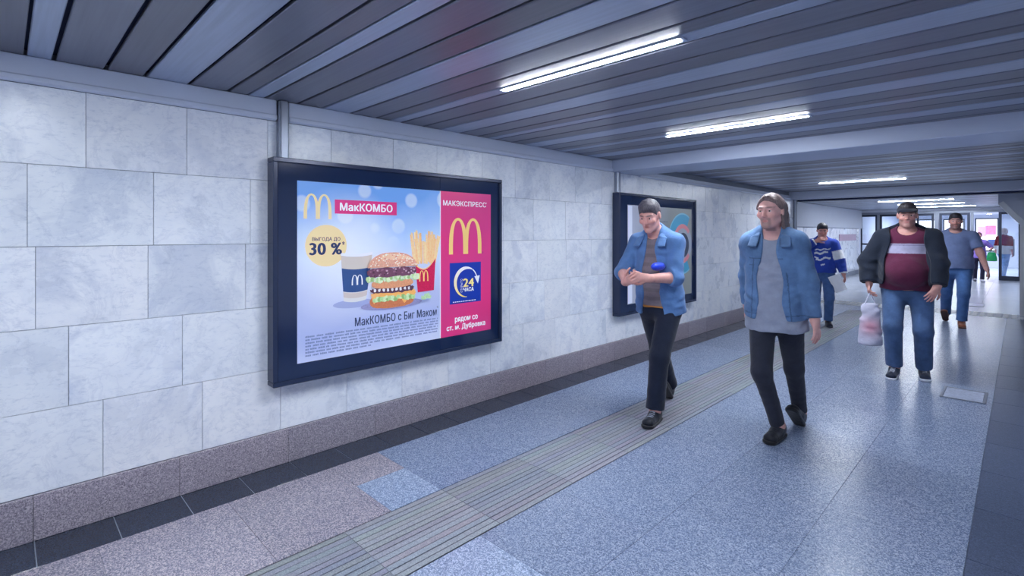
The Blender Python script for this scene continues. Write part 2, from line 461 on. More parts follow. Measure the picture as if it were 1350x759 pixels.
# steel conduits running down to the two advert boxes, and the steel corner post
def conduit(y, z0, label):
    t = empty('conduit', (0.03, y, z0)); tag(t, label, 'conduit', 'steel conduits above the advert boxes')
    mb = MB(); mb.box(-.028, .022, -.032, .032, 0, CEIL - z0 - .002, bev=.006); mb.build('channel', M['chrome'], t)
    mb = MB(); mb.box(.022, .03, -.022, .022, .0, CEIL - z0 - .002, bev=.003); mb.build('cover_strip', M['chrome'], t)
conduit(1.272, 1.962, 'vertical steel conduit above the left end of the burger advert')
conduit(5.10, 1.962, 'vertical steel conduit above the far advert box behind the man')
mb = MB(); mb.tube([(.03, YE + .03, 0.0), (.03, YE + .03, 2.18)], .035, 16)
for z in (.05, 1.1, 2.1): mb.tube([(.03, YE + .03, z), (.03, YE + .03, z + .04)], .042, 16)
tag(mb.build('corner_post', M['chrome'], smooth=False), 'slim steel post at the end of the marble wall', 'post')

# floor hatches
def hatch(x0, x1, y0, y1, label):
    t = empty('floor_hatch', ((x0 + x1) / 2, (y0 + y1) / 2, 0)); tag(t, label, 'hatch', 'steel floor hatches')
    w, d = (x1 - x0) / 2, (y1 - y0) / 2; mb = MB()
    for q in ((-w, w, -d, -d + .02), (-w, w, d - .02, d), (-w, -w + .02, -d + .021, d - .021), (w - .02, w, -d + .021, d - .021)): mb.box(*q, .0005, .007, bev=.002)
    mb.build('frame', M['chrome'], t)
    mb = MB(); mb.box(-w + .022, w - .022, -d + .022, d - .022, .0005, .005, bev=.0015)
    mb.build('plate', granite('hatch_plate', lin(140, 150, 175), lin(165, 175, 200), lin(190, 200, 222), 60, .3, False), t)
hatch(2.85, 3.16, 6.03, 6.46, 'small steel floor hatch near the dark border strip in front of the man in maroon')
hatch(2.56, 2.84, 14.0, 14.6, 'far steel floor hatch beyond the studded warning strip')

# LED ceiling lamps
lamp_proto = None
def lamp(x, y, L, label, group='linear ceiling lamps'):
    global lamp_proto
    t = empty('ceiling_lamp', (x, y, CEIL)); tag(t, label, 'lamp', group)
    mb = MB(); mb.box(-L / 2 - .012, L / 2 + .012, -.024, .024, -.006, .0, bev=.002); mb.build('housing', M['lamp_house'], t)
    mb = MB(); mb.box(-L / 2, L / 2, -.018, .018, -.0085, -.0062, bev=.001); mb.build('diffuser', M['lamp'], t)
    for sg in (1, -1):
        mb = MB(); mb.box(min(sg * (L / 2 + .0121), sg * (L / 2 + .024)), max(sg * (L / 2 + .0121), sg * (L / 2 + .024)), -.026, .026, -.009, 0, bev=.002); mb.build('end_cap', M['lamp_house'], t)
    return t
lamp(1.775, 2.09, 1.10, 'nearest and longest-looking glowing strip lamp on the slatted ceiling')
lamp(1.75, 4.09, 1.09, 'second glowing strip lamp, just before the pale ceiling beam')
lamp(1.55, 9.75, 1.16, 'glowing strip lamp behind the pale beam, above the man in the blue jersey')
lamp(1.45, 16.4, 1.5, 'strip lamp over the hall, highest of the three far lamps')
lamp(1.55, 18.5, 1.45, 'strip lamp over the hall, middle one of the three far lamps')
lamp(1.65, 20.6, 1.5, 'strip lamp over the hall nearest the glass doors')
lamp(1.775, .1, 1.1, 'strip lamp on the slatted ceiling beside the viewer')
lamp(1.775, -1.9, 1.1, 'added strip lamp on the slatted ceiling behind the viewer, out of view')  # out of view, added to light the near passage
lamp(1.7, 6.02, 1.1, 'added strip lamp hidden above the pale ceiling beam')  # unseen lamp added for the light it gives past the beam
def spot(x, y, label):
    t = empty('ceiling_spotlight', (x, y, CEIL)); tag(t, label, 'spotlight', 'round spotlights beyond the doors')
    mb = MB(); mb.tube([(0, 0, 0), (0, 0, -.02)], .09, 20); mb.build('ring', M['chrome'], t)
    mb = MB(); mb.tube([(0, 0, -.0202), (0, 0, -.032)], .07, 20); mb.build('lens', M['spot'], t)
spot(2.22, 26.6, 'round spotlight beyond the doors, nearer of the two')
spot(2.42, 29.2, 'round spotlight beyond the doors, farther of the two')

# ------------------------------------------------------------------ glazed door line
def door_bay(name, x0, x1, z1=2.17, mid=None, handle=False, y=YD, rz=0, hinge=None, fw=.05):
    w = x1 - x0
    t = empty(name, (x0, y, 0), rz); tag(t, kind=S)
    mb = MB()
    mb.box(0, fw, -.03, .03, .002, z1, bev=.004); mb.box(w - fw, w, -.03, .03, .002, z1, bev=.004)
    mb.box(fw, w - fw, -.03, .03, z1 - .07, z1, bev=.004); mb.box(fw, w - fw, -.03, .03, .002, .14, bev=.004)
    if mid: mb.box(fw, w - fw, -.025, .025, mid - .03, mid + .03, bev=.004)
    mb.build('frame', M['darkmetal'], t)
    mb = MB(); mb.box(fw - .004, w - fw + .004, -.006, .006, .135, z1 - .065); mb.build('pane', M['glass'], t)
    if handle:
        mb = MB(); hx = w - fw - .1
        mb.tube([(hx, -.03, .8), (hx, -.08, .8), (hx, -.08, 1.3), (hx, -.03, 1.3)], .014, 8); mb.build('handle', M['chrome'], t)
    return t
door_bay('window_1', -.84, -.34, mid=1.1)
door_bay('door_1', -.26, .76, mid=None, handle=True, fw=.07)
door_bay('door_2', .80, 1.26, fw=.06)
door_bay('door_3', 1.40, 2.18, handle=True, fw=.07)
door_bay('door_4', 2.86, 3.38, handle=True, rz=math.radians(-2), fw=.07)
door_bay('window_2', 3.42, 3.98)
mb = MB()
for x in (-.30, 1.33, 2.23, 3.40): mb.box(x - .035 - (.02 if x == 1.33 else 0), x + .035 + (.02 if x == 1.33 else 0), YD - .06, YD + .06, 0, 2.17, bev=.006)
mb.box(HX, XR - .01, YD - .06, YD + .06, 2.17, 2.25, bev=.004)
tag(mb.build('trim_6', M['chrome']), kind=S)
sbox('wall_door_header', (HX, XR - .01, YD - .05, YD + .05, 2.25, CEIL + .03), M['plaster'])
# vestibule behind the doors
sbox('wall_vestibule_left', (HX - .1, HX, YD + .05, YV, 0, CEIL + .1), M['plaster'])
sbox('wall_vestibule_right', (XR, XR + .1, YD, YV, 0, CEIL + .1), M['plaster'])
sbox('wall_vestibule_back', (HX, XR, YV - .1, YV, 0, CEIL + .1), M['plaster'])
M['shoplit'] = emit('lit_panel_white', (.86, .92, 1.0), 2.2)
def light_panel(name, x0, x1, z0, z1, y, cols, label, cat):
    t = empty(name, ((x0 + x1) / 2, y, z0)); tag(t, label, cat); w = (x1 - x0) / 2; h = z1 - z0
    mb = MB()
    for q in ((-w - .05, w + .05, -.05, 0), (-w - .05, w + .05, h, h + .05)): mb.box(q[0], q[1], -.05, .0, q[2], q[3], bev=.004)
    for q in ((-w - .05, -w), (w, w + .05)): mb.box(q[0], q[1], -.05, 0, 0, h, bev=.004)
    mb.build('frame', M['darkmetal'], t)
    mb = MB(); mb.box(-w, w, -.03, .0, 0, h); mb.build('panel', M['shoplit'], t)
    mb = MB()
    for (a, b, c, d, col) in cols: mb.box(-w + a * 2 * w, -w + b * 2 * w, -.037, -.031, c * h, d * h, col=col)
    mb.build('display', print_mat(name + '_ink', .3, .9, 9), t)
light_panel('shop_window', 1.95, 2.62, .75, 2.12, YV - .1, [(.05, .5, .45, .78, lin(214, 160, 224)), (.45, .95, .5, .8, lin(238, 120, 160)), (.1, .4, .08, .3, lin(120, 140, 210)), (.55, .9, .1, .35, lin(60, 76, 130)), (.2, .8, .86, .95, lin(225, 230, 250))],
            'bright shop window with pink and violet display seen through the open door', 'shop window')
light_panel('light_panel', -.2, .6, 1.3, 2.1, YV - .1, [(.1, .9, .1, .35, lin(190, 205, 230))], 'pale lit panel behind the left glass door', 'light panel')
light_panel('light_panel', .85, 1.5, 1.3, 2.1, YV - .1, [(.1, .9, .1, .25, lin(180, 196, 226))], 'pale lit panel behind the middle glass door', 'light panel')
al = bpy.data.lights.new('vestibule_light', 'AREA'); al.shape = 'RECTANGLE'; al.size = 3.5; al.size_y = 5; al.energy = 260; al.color = (.88, .93, 1)
ao = bpy.data.objects.new('vestibule_light', al); COL.objects.link(ao); ao.location = (1.5, 27, CEIL - .06)
# pink sign on the hall side wall
mb = MB(); mb.box(HX + .0005, HX + .018, 19.6, 22.0, 1.24, 1.46, col=lin(176, 140, 166), bev=.004)
tag(mb.build('wall_sign', print_mat('faded_sign_ink', .2, .02, 8)), 'faded pink sign board on the marble of the hall side wall', 'sign')

# ------------------------------------------------------------------ advert boxes
def text_mesh(body, bold=0.0):
    c = bpy.data.curves.new('txt', 'FONT'); c.body = body; c.space_character = 1.06; c.resolution_u = 4
    o = bpy.data.objects.new('txt', c); COL.objects.link(o)
    dg = bpy.context.evaluated_depsgraph_get(); dg.update()
    me = bpy.data.meshes.new_from_object(o.evaluated_get(dg))
    v = np.array([x.co[:2] for x in me.vertices]); f = [list(p.vertices) for p in me.polygons]
    bpy.data.objects.remove(o); bpy.data.curves.remove(c); bpy.data.meshes.remove(me)
    lo, hi = v.min(0), v.max(0)
    return (v - lo) / (hi - lo), f

class Art(MB):
    """flat print: (u, v) metres on the poster, layered by fractions of a millimetre"""
    def __init__(s, x0=.0, lay=0): super().__init__(); s.x0 = x0; s.k = lay
    def shape(s, pts, col):
        s.k += 1; x = s.x0 + s.k * .00012
        s.poly([(x, p[0], p[1]) for p in pts], col)
    def ell(s, cu, cv, ru, rv, col, n=28, a0=0, a1=2 * PI):
        s.shape([(cu + ru * math.cos(a0 + (a1 - a0) * i / n), cv + rv * math.sin(a0 + (a1 - a0) * i / n)) for i in range(n)], col)
    def rect(s, a, b, c, d, col): s.shape([(a, c), (b, c), (b, d), (a, d)], col)
    def ribbon(s, A, B, col):
        s.k += 1; x = s.x0 + s.k * .00012
        for i in range(len(A) - 1): s.poly([(x, *A[i]), (x, *A[i + 1]), (x, *B[i + 1]), (x, *B[i])], col)
    def arches(s, u0, v0, w, h, col):
        for c in (.27, .73):
            A = []; B = []
            for i in range(25):
                th = PI * i / 24; sn = math.sin(th) ** .62
                A.append((u0 + w * (c - .27 * math.cos(th)), v0 + h * sn))
                B.append((u0 + w * (c - .155 * math.cos(th)), v0 + h * .93 * sn))
            s.ribbon(A, B, col)
    def text(s, body, u0, u1, v0, v1, col, bold=0.0, rot=False):
        v, f = text_mesh(body, bold); D = bold * (v1 - v0) * 2.0 if not rot else 0
        for du, dv in (((-D, 0), (0, D * .4), (D, 0), (0, -D * .4)) if D else ((0, 0),)):
            s.k += 1; x = s.x0 + s.k * .00012
            for q in f:
                if rot: s.poly([(x, u1 - (u1 - u0) * v[i][1], v0 + (v1 - v0) * v[i][0]) for i in q], col)
                else: s.poly([(x, u0 + (u1 - u0) * v[i][0] + du, v0 + (v1 - v0) * v[i][1] + dv) for i in q], col)

W_, H_ = 1.97, 1.44
def advert_box(y0, z0, label):
    t = empty('advert_box', (0.0, y0, z0)); tag(t, label, 'advert box', 'framed advert boxes on the marble wall')
    mb = MB(); fw = .03
    for q in ((0, W_, 0, fw), (0, W_, H_ - fw, H_)): mb.box(.0015, .1, q[0], q[1], q[2], q[3], bev=.004)
    for q in ((0, fw), (W_ - fw, W_)): mb.box(.0015, .1, q[0], q[1], fw, H_ - fw, bev=.004)
    mb.build('frame', M['black_frame'], t)
    mb = MB(); seam = 1.295
    mb.box(.01, .082, fw, seam - .001, fw, H_ - fw); mb.box(.01, .082, seam + .001, W_ - fw, fw, H_ - fw)
    mb.build('glossy_border', M['black_gloss'], t)
    return t

box1 = advert_box(1.187, .52, 'large black framed advert box with the burger poster on the marble wall')
PU, PV, PW, PH = .155, .123, 1.69, 1.18
def pobj(name, mats, dims, parent):
    mb = MB(); mb.box(*dims); return mb.build(name, mats, parent)
post = pobj('poster', poster_bg('poster_print_blue', 'blue'), (.0825, .0842, PU, PU + 1.137, PV, PV + PH), box1)
side = pobj('side_poster', poster_bg('poster_print_pink', 'pink'), (.0825, .0842, PU + 1.145, PU + PW, PV, PV + PH), box1)
side['label'] = 'narrow pink poster panel'
mb = MB(); mb.box(.0825, .0846, PU + 1.137, PU + 1.145, PV, PV + PH, col=(.9, .92, 1)); mb.build('poster_seam', M['print'], box1)
def art(name, parent, mat='print', lay=0):
    a = Art(.0843, lay); a._fin = (name, parent, mat); return a
def fin(a):
    a.v = [(x, y + PU, z + PV) for x, y, z in a.v]
    return a.build(a._fin[0], M[a._fin[2]], a._fin[1])
YEL = lin(250, 214, 128); NAVY = lin(40, 58, 104); WHT = (.92, .93, .98); PNK = lin(226, 52, 132)
a = art('arches_logo', post); a.arches(.041, .935, .19, .166, lin(252, 226, 170)); fin(a)
a = art('name_banner', post); a.rect(.253, .738, .974, 1.070, PNK); fin(a)
a = art('banner_lettering', post, lay=4); a.text('МакКОМБО', .292, .700, .995, 1.050, WHT, .022); fin(a)
a = art('round_badge', post); a.ell(.195, .757, .145, .140, lin(252, 226, 172), 48); fin(a)
a = art('badge_lettering', post, lay=4); a.text('ВЫГОДА ДО', .098, .292, .785, .814, NAVY, .012); fin(a)
a = art('discount_number', post, lay=4); a.text('30 %', .082, .300, .697, .775, NAVY, .03); a.text('*', .306, .324, .76, .785, NAVY, .02); fin(a)
# paper cup
a = art('cup_picture', post)
CU = lambda v: .296 + (.70 - v) * .066; CV = lambda v: .537 - (.70 - v) * .15
def band(a, v0, v1, col, sag=.012):
    n = 12; top = []; bot = []
    for i in range(n + 1):
        f = i / n; b = sag * (1 - (2 * f - 1) ** 2)
        bot.append((CU(v0) + (CV(v0) - CU(v0)) * f, v0 - b)); top.append((CU(v1) + (CV(v1) - CU(v1)) * f, v1 - b))
    a.ribbon(bot, top, col)
a.ell(.40, .35, .16, .03, lin(166, 176, 220)); band(a, .372, .70, lin(226, 224, 226)); band(a, .60, .69, lin(214, 204, 196)); band(a, .44, .60, lin(52, 84, 140)); band(a, .40, .435, lin(212, 200, 196))
band(a, .688, .708, lin(236, 238, 248)); a.arches(.376, .478, .085, .072, WHT)
fin(a)
# fries
a = art('fries_picture', post, 'print_food'); rr = random.Random(5)
for i in range(46):
    u = .885 + .205 * rr.random(); tilt = (u - .985) * .5 + .05 * (rr.random() - .5); hgt = .13 + .11 * rr.random(); v = .60 + .03 * rr.random(); w = .0082
    t = rr.random(); col = tuple(p * (1 - t) + q * t for p, q in zip(lin(252, 226, 180), lin(240, 190, 130)))
    u2 = u + tilt * hgt * 3.0
    a.shape([(u - w, v), (u + w, v), (u2 + w, v + hgt), (u2 - w, v + hgt + .006)], col)
a.shape([(.90, .60)] + [(.90 + .19 * i / 12, .602 - .058 * math.sin(PI * i / 12) + .05 * i / 12) for i in range(13)] + [(1.074, .392), (.922, .386)], lin(206, 30, 84))
a.ribbon([(.90 + .19 * i / 12, .602 - .058 * math.sin(PI * i / 12) + .05 * i / 12) for i in range(13)], [(.90 + .19 * i / 12, .592 - .058 * math.sin(PI * i / 12) + .05 * i / 12) for i in range(13)], lin(250, 206, 150))
a.arches(.935, .468, .085, .085, YEL)
fin(a)
# burger: bun, patties, salad and cheese
a = art('burger_picture', post, 'print_food', lay=60); rr = random.Random(9)
def blob(u0, u1, v0, v1, col, wob=.006, n=40, p=.72, sh=0.0):
    cu, cv, ru, rv = (u0 + u1) / 2, (v0 + v1) / 2, (u1 - u0) / 2, (v1 - v0) / 2; pts = []
    for i in range(n):
        th = 2 * PI * i / n; c, s_ = math.cos(th), math.sin(th)
        pts.append((cu + ru * math.copysign(abs(c) ** p, c) + wob * (rr.random() - .5), cv + rv * math.copysign(abs(s_) ** p, s_) + wob * (rr.random() - .5) + sh * c))
    a.shape(pts, col)
a.ell(.70, .318, .26, .035, lin(150, 150, 196))
blob(.512, .885, .292, .40, lin(206, 124, 84), .003)          # heel
blob(.525, .90, .352, .43, lin(252, 186, 104), .01); a.shape([(.74, .40), (.89, .40), (.80, .315)], lin(252, 186, 104)); a.shape([(.52, .40), (.60, .40), (.545, .33)], lin(252, 190, 120))
for i in range(16): blob(.53 + .022 * i, .565 + .022 * i, .335 + .02 * rr.random(), .365 + .025 * rr.random(), lin(*[(178, 214, 150), (206, 230, 184), (148, 190, 118)][i % 3]), .01, 10)
blob(.515, .885, .400, .452, lin(92, 58, 78), .012)
for i in range(9): blob(.54 + .036 * i, .56 + .036 * i, .415, .44, (.85, .85, .88), .006, 8)
blob(.525, .875, .438, .505, lin(226, 158, 118), .004)
for i in range(22): blob(.480 + .019 * i, .525 + .0195 * i, .478 + .02 * rr.random(), .520 + .022 * rr.random(), lin(*[(190, 222, 160), (222, 238, 200), (160, 200, 130), (208, 226, 196)][i % 4]), .012, 10)
blob(.488, .905, .520, .592, lin(118, 74, 98), .014)
for i in range(60): blob(.50 + .39 * rr.random(), 0, 0, 0, (1, 1, 1), 0, 3) if False else None
for i in range(46):
    u, v = .50 + .385 * rr.random(), .53 + .05 * rr.random(); blob(u, u + .016, v, v + .012, lin(*[(150, 104, 128), (88, 52, 74), (206, 176, 190)][i % 3]), .004, 7)
A = [(.488 + .425 * i / 30, .592) for i in range(31)]
B = [(.488 + .425 * i / 30, .592 + .112 * (1 - abs(2 * i / 30 - 1) ** 2.6) ** .6 - .008 * i / 30) for i in range(31)]
a.ribbon(A, B, lin(226, 172, 148))
a.ribbon([(u, v + .055) for u, v in A[8:27]], [(u, v - .012) for u, v in B[8:27]], lin(240, 200, 170))
for i in range(120):
    f = rr.random(); u = .50 + .40 * f; top = .592 + .104 * (1 - abs(2 * f - 1) ** 2.6) ** .6; v = .602 + (top - .606) * rr.random() ** .8
    a.ell(u, v, .0058, .004, lin(*[(252, 236, 216), (255, 246, 236), (214, 150, 140)][i % 3]), 6)
for (u, v) in ((.96, .345), (.985, .362), (1.0, .35)): blob(u - .03, u + .03, v - .014, v + .016, lin(182, 216, 170), .012, 12)
fin(a)
a = art('slogan_lettering', post); a.text('МакКОМБО с Биг Маком', .402, 1.104, .189, .250, NAVY, .012); a.text('®', 1.106, 1.122, .245, .262, NAVY); fin(a)
# small print: rows of unreadably small marks
a = art('small_print', post); rr = random.Random(2)
for r in range(7):
    v = .158 - r * .0205; u = .052; end = 1.118 if r < 6 else .53
    a.k = 3
    while u < end:
        w = .018 + .05 * rr.random(); w = min(w, end - u)
        q = u
        while q < u + w - .004:
            a.k = 3; a.rect(q, q + .0056, v, v + .0105 + (.002 if rr.random() < .2 else 0), lin(112, 128, 178)); q += .0078
        u += w + .010
fin(a)
a = art('express_lettering', side); a.text('МАКЭКСПРЕСС', 1.170, 1.632, 1.066, 1.108, WHT, .016); a.text("'", 1.636, 1.640, 1.094, 1.108, WHT); fin(a)
a = art('arches_logo', side); a.arches(1.228, .668, .353, .300, lin(252, 212, 130)); a.text('®', 1.588, 1.602, .668, .682, NAVY); fin(a)
a = art('round_the_clock_sign', side); a.rect(1.236, 1.574, .259, .597, lin(22, 58, 168)); 
A = []; B = []; cu, cv, R = 1.405, .435, .128
for i in range(49):
    th = math.radians(52 + 222 * i / 48); w = .004 + .028 * math.sin(PI * min(1, i / 48) ** .8)
    A.append((cu + R * math.cos(th), cv + R * math.sin(th))); B.append((cu + (R - w) * math.cos(th) , cv + (R - w) * math.sin(th)))
for i in range(48):
    f = min(1, max(0, (i - 8) / 36)); a.ribbon(A[i:i + 2], B[i:i + 2], tuple(p * (1 - f) + q * f for p, q in zip((.92, .93, .98), lin(252, 220, 110))))
A = [(cu + R * math.cos(math.radians(t)), cv + R * math.sin(math.radians(t))) for t in range(14, 55, 4)]; B = [(cu + (R - .010) * math.cos(math.radians(t)), cv + (R - .010) * math.sin(math.radians(t))) for t in range(14, 55, 4)]
a.ribbon(A, B, WHT); a.shape([(1.495, .475), (1.556, .482), (1.535, .412)], WHT)
fin(a)
a = art('clock_lettering', side, lay=60); a.text('24', 1.374, 1.486, .395, .462, lin(252, 232, 150), .03); fin(a)
a = art('hours_lettering', side, lay=60); a.text('ЧАСА', 1.374, 1.486, .355, .388, WHT, .03); fin(a)
a = art('open_lettering', side, lay=60); a.text('ОТКРЫТО', 1.343, 1.366, .350, .462, WHT, .008, rot=True)
fin(a)
a = art('sign_small_print', side, lay=60); u = 1.262
rr = random.Random(4)
while u < 1.50: w = .012 + .02 * rr.random(); a.rect(u, u + w, .273, .279, WHT); u += w + .005
fin(a)
a = art('nearby_lettering', side); a.text('рядом со', 1.292, 1.536, .098, .146, WHT, .022); fin(a)
a = art('station_lettering', side); a.text('ст. м. Дубровка', 1.206, 1.622, .036, .090, WHT, .022); fin(a)

box2 = advert_box(5.035, .52, 'smaller-looking advert box farther along the wall, half hidden behind the man')
post2 = pobj('poster', poster_bg('poster_print_grey', 'grey'), (.0825, .0842, PU + .04, PU + PW, PV, PV + PH), box2)
def ring(a, cu, cv, r0, r1, col, t0=0, t1=360):
    n = 40; A = [(cu + r0 * math.cos(math.radians(t0 + (t1 - t0) * i / n)), cv + r0 * math.sin(math.radians(t0 + (t1 - t0) * i / n))) for i in range(n + 1)]
    B = [(cu + r1 * math.cos(math.radians(t0 + (t1 - t0) * i / n)), cv + r1 * math.sin(math.radians(t0 + (t1 - t0) * i / n))) for i in range(n + 1)]
    a.ribbon(A, B, col)
a = art('round_emblem', post2)
cu, cv = 1.42, .70
a.ell(cu, cv, .27, .27, lin(150, 160, 176), 40); ring(a, cu, cv, .27, .40, lin(66, 150, 190), 60, 300); ring(a, cu, cv, .40, .42, lin(120, 180, 206), 60, 300); ring(a, cu, cv, .21, .27, lin(206, 130, 140), 40, 320); a.ell(cu + .02, cv - .02, .17, .17, lin(52, 62, 84), 30)
a.k += 1
fin(a)
a = art('poster_lettering', post2); rr = random.Random(8); u = .72
while u < .98: w = .01 + .03 * rr.random(); a.rect(u, u + w, .985, 1.0, lin(96, 104, 122)); u += w + .008
fin(a)
a = art('side_band', post2); a.rect(.05, .14, .01, 1.17, lin(216, 222, 244)); fin(a)

# ================================================================== people
# distance fields for smooth bodies and clothes, meshed by surface nets
def nrm(v): v = np.asarray(v, float); return v / (np.linalg.norm(v) + 1e-12)
def rotz(a): c, s = math.cos(a), math.sin(a); return np.array([[c, -s, 0], [s, c, 0], [0, 0, 1]])
def rotx(a): c, s = math.cos(a), math.sin(a); return np.array([[1, 0, 0], [0, c, -s], [0, s, c]])
def roty(a): c, s = math.cos(a), math.sin(a); return np.array([[c, 0, s], [0, 1, 0], [-s, 0, c]])
def rcap(p, a, b, r1, r2):
    ab = b - a; q = p - a; t = np.clip(q @ ab / (ab @ ab), 0, 1)
    return np.linalg.norm(q - t[:, None] * ab, axis=1) - (r1 + (r2 - r1) * t)
def ecap(p, a, b, side, s1, d1, s2, d2):
    ab = b - a; L = np.linalg.norm(ab); ax = ab / L; side = nrm(side - ax * (side @ ax)); dep = np.cross(ax, side)
    q = p - a; u = q @ ax; t = np.clip(u / L, 0, 1); ra = u - t * L
    rs = s1 + (s2 - s1) * t; rd = d1 + (d2 - d1) * t; m = np.minimum(rs, rd)
    k = np.sqrt((q @ side / rs) ** 2 + (q @ dep / rd) ** 2 + (ra / m) ** 2)
    return (k - 1) * m
def elli(p, c, R, r):
    q = (p - c) @ R; r = np.asarray(r, float); k0 = np.linalg.norm(q / r, axis=1); k1 = np.linalg.norm(q / r ** 2, axis=1)
    return k0 * (k0 - 1) / (k1 + 1e-9)
def smin(a, b, k):
    h = np.clip(.5 + .5 * (b - a) / k, 0, 1); return b + (a - b) * h - k * h * (1 - h)
def smax(a, b, k): return -smin(-a, -b, k)
def wr(p, f=1.0, seed=0.0):
    """soft cloth folds"""
    x, y, z = p[:, 0] * f, p[:, 1] * f, p[:, 2] * f
    w = np.sin(9 * x + 13 * z + seed) + np.sin(11 * y - 7 * z + 1.7 * seed)
    return (np.sin(31 * z + 14 * x + 1.6 * w + seed) + .7 * np.sin(47 * z - 22 * y - 19 * x + 2.1 * w + 2 * seed) + .6 * np.sin(24 * x + 27 * y + 8 * z + w)) / 2.3

def nets(f, lo, hi, h):
    """surface nets of f < 0 inside the box; only blocks near the surface are evaluated finely"""
    B = 8; lo = np.asarray(lo, float); hi = np.asarray(hi, float)
    nb = np.ceil((hi - lo) / (h * B)).astype(int) + 1; n = nb * B
    c = np.stack(np.meshgrid(*[lo[i] + (np.arange(nb[i]) + .5 - .5 / B) * h * B for i in range(3)], indexing='ij'), -1).reshape(-1, 3)
    dc = f(c); act = np.abs(dc) < h * B * 1.35
    D = np.repeat(np.repeat(np.repeat(np.where(dc > 0, 9.0, -9.0).reshape(nb).astype(np.float32), B, 0), B, 1), B, 2)
    bi = np.argwhere(act.reshape(nb))
    o = np.stack(np.meshgrid(*[np.arange(B)] * 3, indexing='ij'), -1).reshape(-1, 3)
    for s in range(0, len(bi), 400):
        I = (bi[s:s + 400, None] * B + o[None]).reshape(-1, 3)
        D[I[:, 0], I[:, 1], I[:, 2]] = f(lo + I * h)
    S_ = D < 0
    cnt = np.zeros(n - 1, np.int8)
    for dx in (0, 1):
        for dy in (0, 1):
            for dz in (0, 1): cnt += S_[dx:n[0] - 1 + dx, dy:n[1] - 1 + dy, dz:n[2] - 1 + dz]
    cells = np.argwhere((cnt > 0) & (cnt < 8)); idx = -np.ones(n - 1, np.int64); idx[tuple(cells.T)] = np.arange(len(cells))
    acc = np.zeros((len(cells), 3)); num = np.zeros(len(cells))
    cor = [(i, j, k) for i in (0, 1) for j in (0, 1) for k in (0, 1)]
    for A in cor:
        for ax in range(3):
            if A[ax]: continue
            Bc = list(A); Bc[ax] = 1
            ia = cells + A; ib = cells + Bc
            va = D[tuple(ia.T)].astype(float); vb = D[tuple(ib.T)].astype(float); m = (va < 0) != (vb < 0)
            t = np.where(m, va / (va - vb + 1e-20), 0); P = np.array(A, float) + t[:, None] * (np.array(Bc) - A)
            acc[m] += P[m]; num[m] += 1
    vs = lo + (cells + acc / num[:, None]) * h
    F = []
    for ax in range(3):
        o1, o2 = (ax + 1) % 3, (ax + 2) % 3
        sl0 = [slice(1, -1)] * 3; sl1 = [slice(1, -1)] * 3; sl0[ax] = slice(0, -1); sl1[ax] = slice(1, None)
        a = S_[tuple(sl0)]; b = S_[tuple(sl1)]; E = np.argwhere(a != b); off = np.ones(3, int); off[ax] = 0
        E0 = E + off; sg = a[tuple(E.T)]
        e1 = np.zeros(3, int); e1[o1] = 1; e2 = np.zeros(3, int); e2[o2] = 1
        q = np.stack([idx[tuple((E0 - e1 - e2).T)], idx[tuple((E0 - e2).T)], idx[tuple(E0.T)], idx[tuple((E0 - e1).T)]], 1)
        q[~sg] = q[~sg][:, ::-1]; F.append(q)
    F = np.concatenate(F); F = F[(F >= 0).all(1)]
    # a light smoothing pass
    E = np.concatenate([F[:, [0, 1]], F[:, [1, 2]], F[:, [2, 3]], F[:, [3, 0]]])
    for _ in range(2):
        s = np.zeros_like(vs); k = np.zeros(len(vs))
        for a_, b_ in ((0, 1), (1, 0)):
            for d_ in range(3): s[:, d_] += np.bincount(E[:, a_], vs[E[:, b_], d_], len(vs))
            k += np.bincount(E[:, a_], minlength=len(vs))
        vs = vs * .5 + .5 * s / np.maximum(k, 1)[:, None]
    return vs, F

def sdf_obj(name, f, lo, hi, h, mat, parent, paint):
    vs, F = nets(f, lo, hi, h)
    me = bpy.data.meshes.new(name)
    me.vertices.add(len(vs)); me.vertices.foreach_set('co', vs.astype(np.float32).ravel())
    me.loops.add(F.size); me.loops.foreach_set('vertex_index', F.astype(np.int32).ravel())
    me.polygons.add(len(F)); me.polygons.foreach_set('loop_start', np.arange(0, F.size, 4, dtype=np.int32))
    me.update(calc_edges=True); me.validate()
    me.polygons.foreach_set('use_smooth', [True] * len(me.polygons))
    c = paint(vs) if callable(paint) else np.tile(np.array(paint, float), (len(vs), 1))
    ca = me.color_attributes.new('Col', 'FLOAT_COLOR', 'POINT')
    if len(me.vertices) == len(vs): ca.data.foreach_set('color', np.concatenate([c, np.ones((len(c), 1))], 1).astype(np.float32).ravel())
    me.materials.append(mat)
    o = bpy.data.objects.new(name, me); COL.objects.link(o)
    if parent: o.parent = parent
    return o

def ik(a, b, l1, l2, pole):
    d = b - a; L = np.linalg.norm(d)
    if L > (l1 + l2) * .999: b = a + d / L * (l1 + l2) * .999; d = b - a; L = np.linalg.norm(d)
    u = d / L; x = (l1 * l1 - l2 * l2 + L * L) / (2 * L); y = math.sqrt(max(0, l1 * l1 - x * x))
    pv = nrm(pole - u * (pole @ u)); return a + u * x + pv * y, b

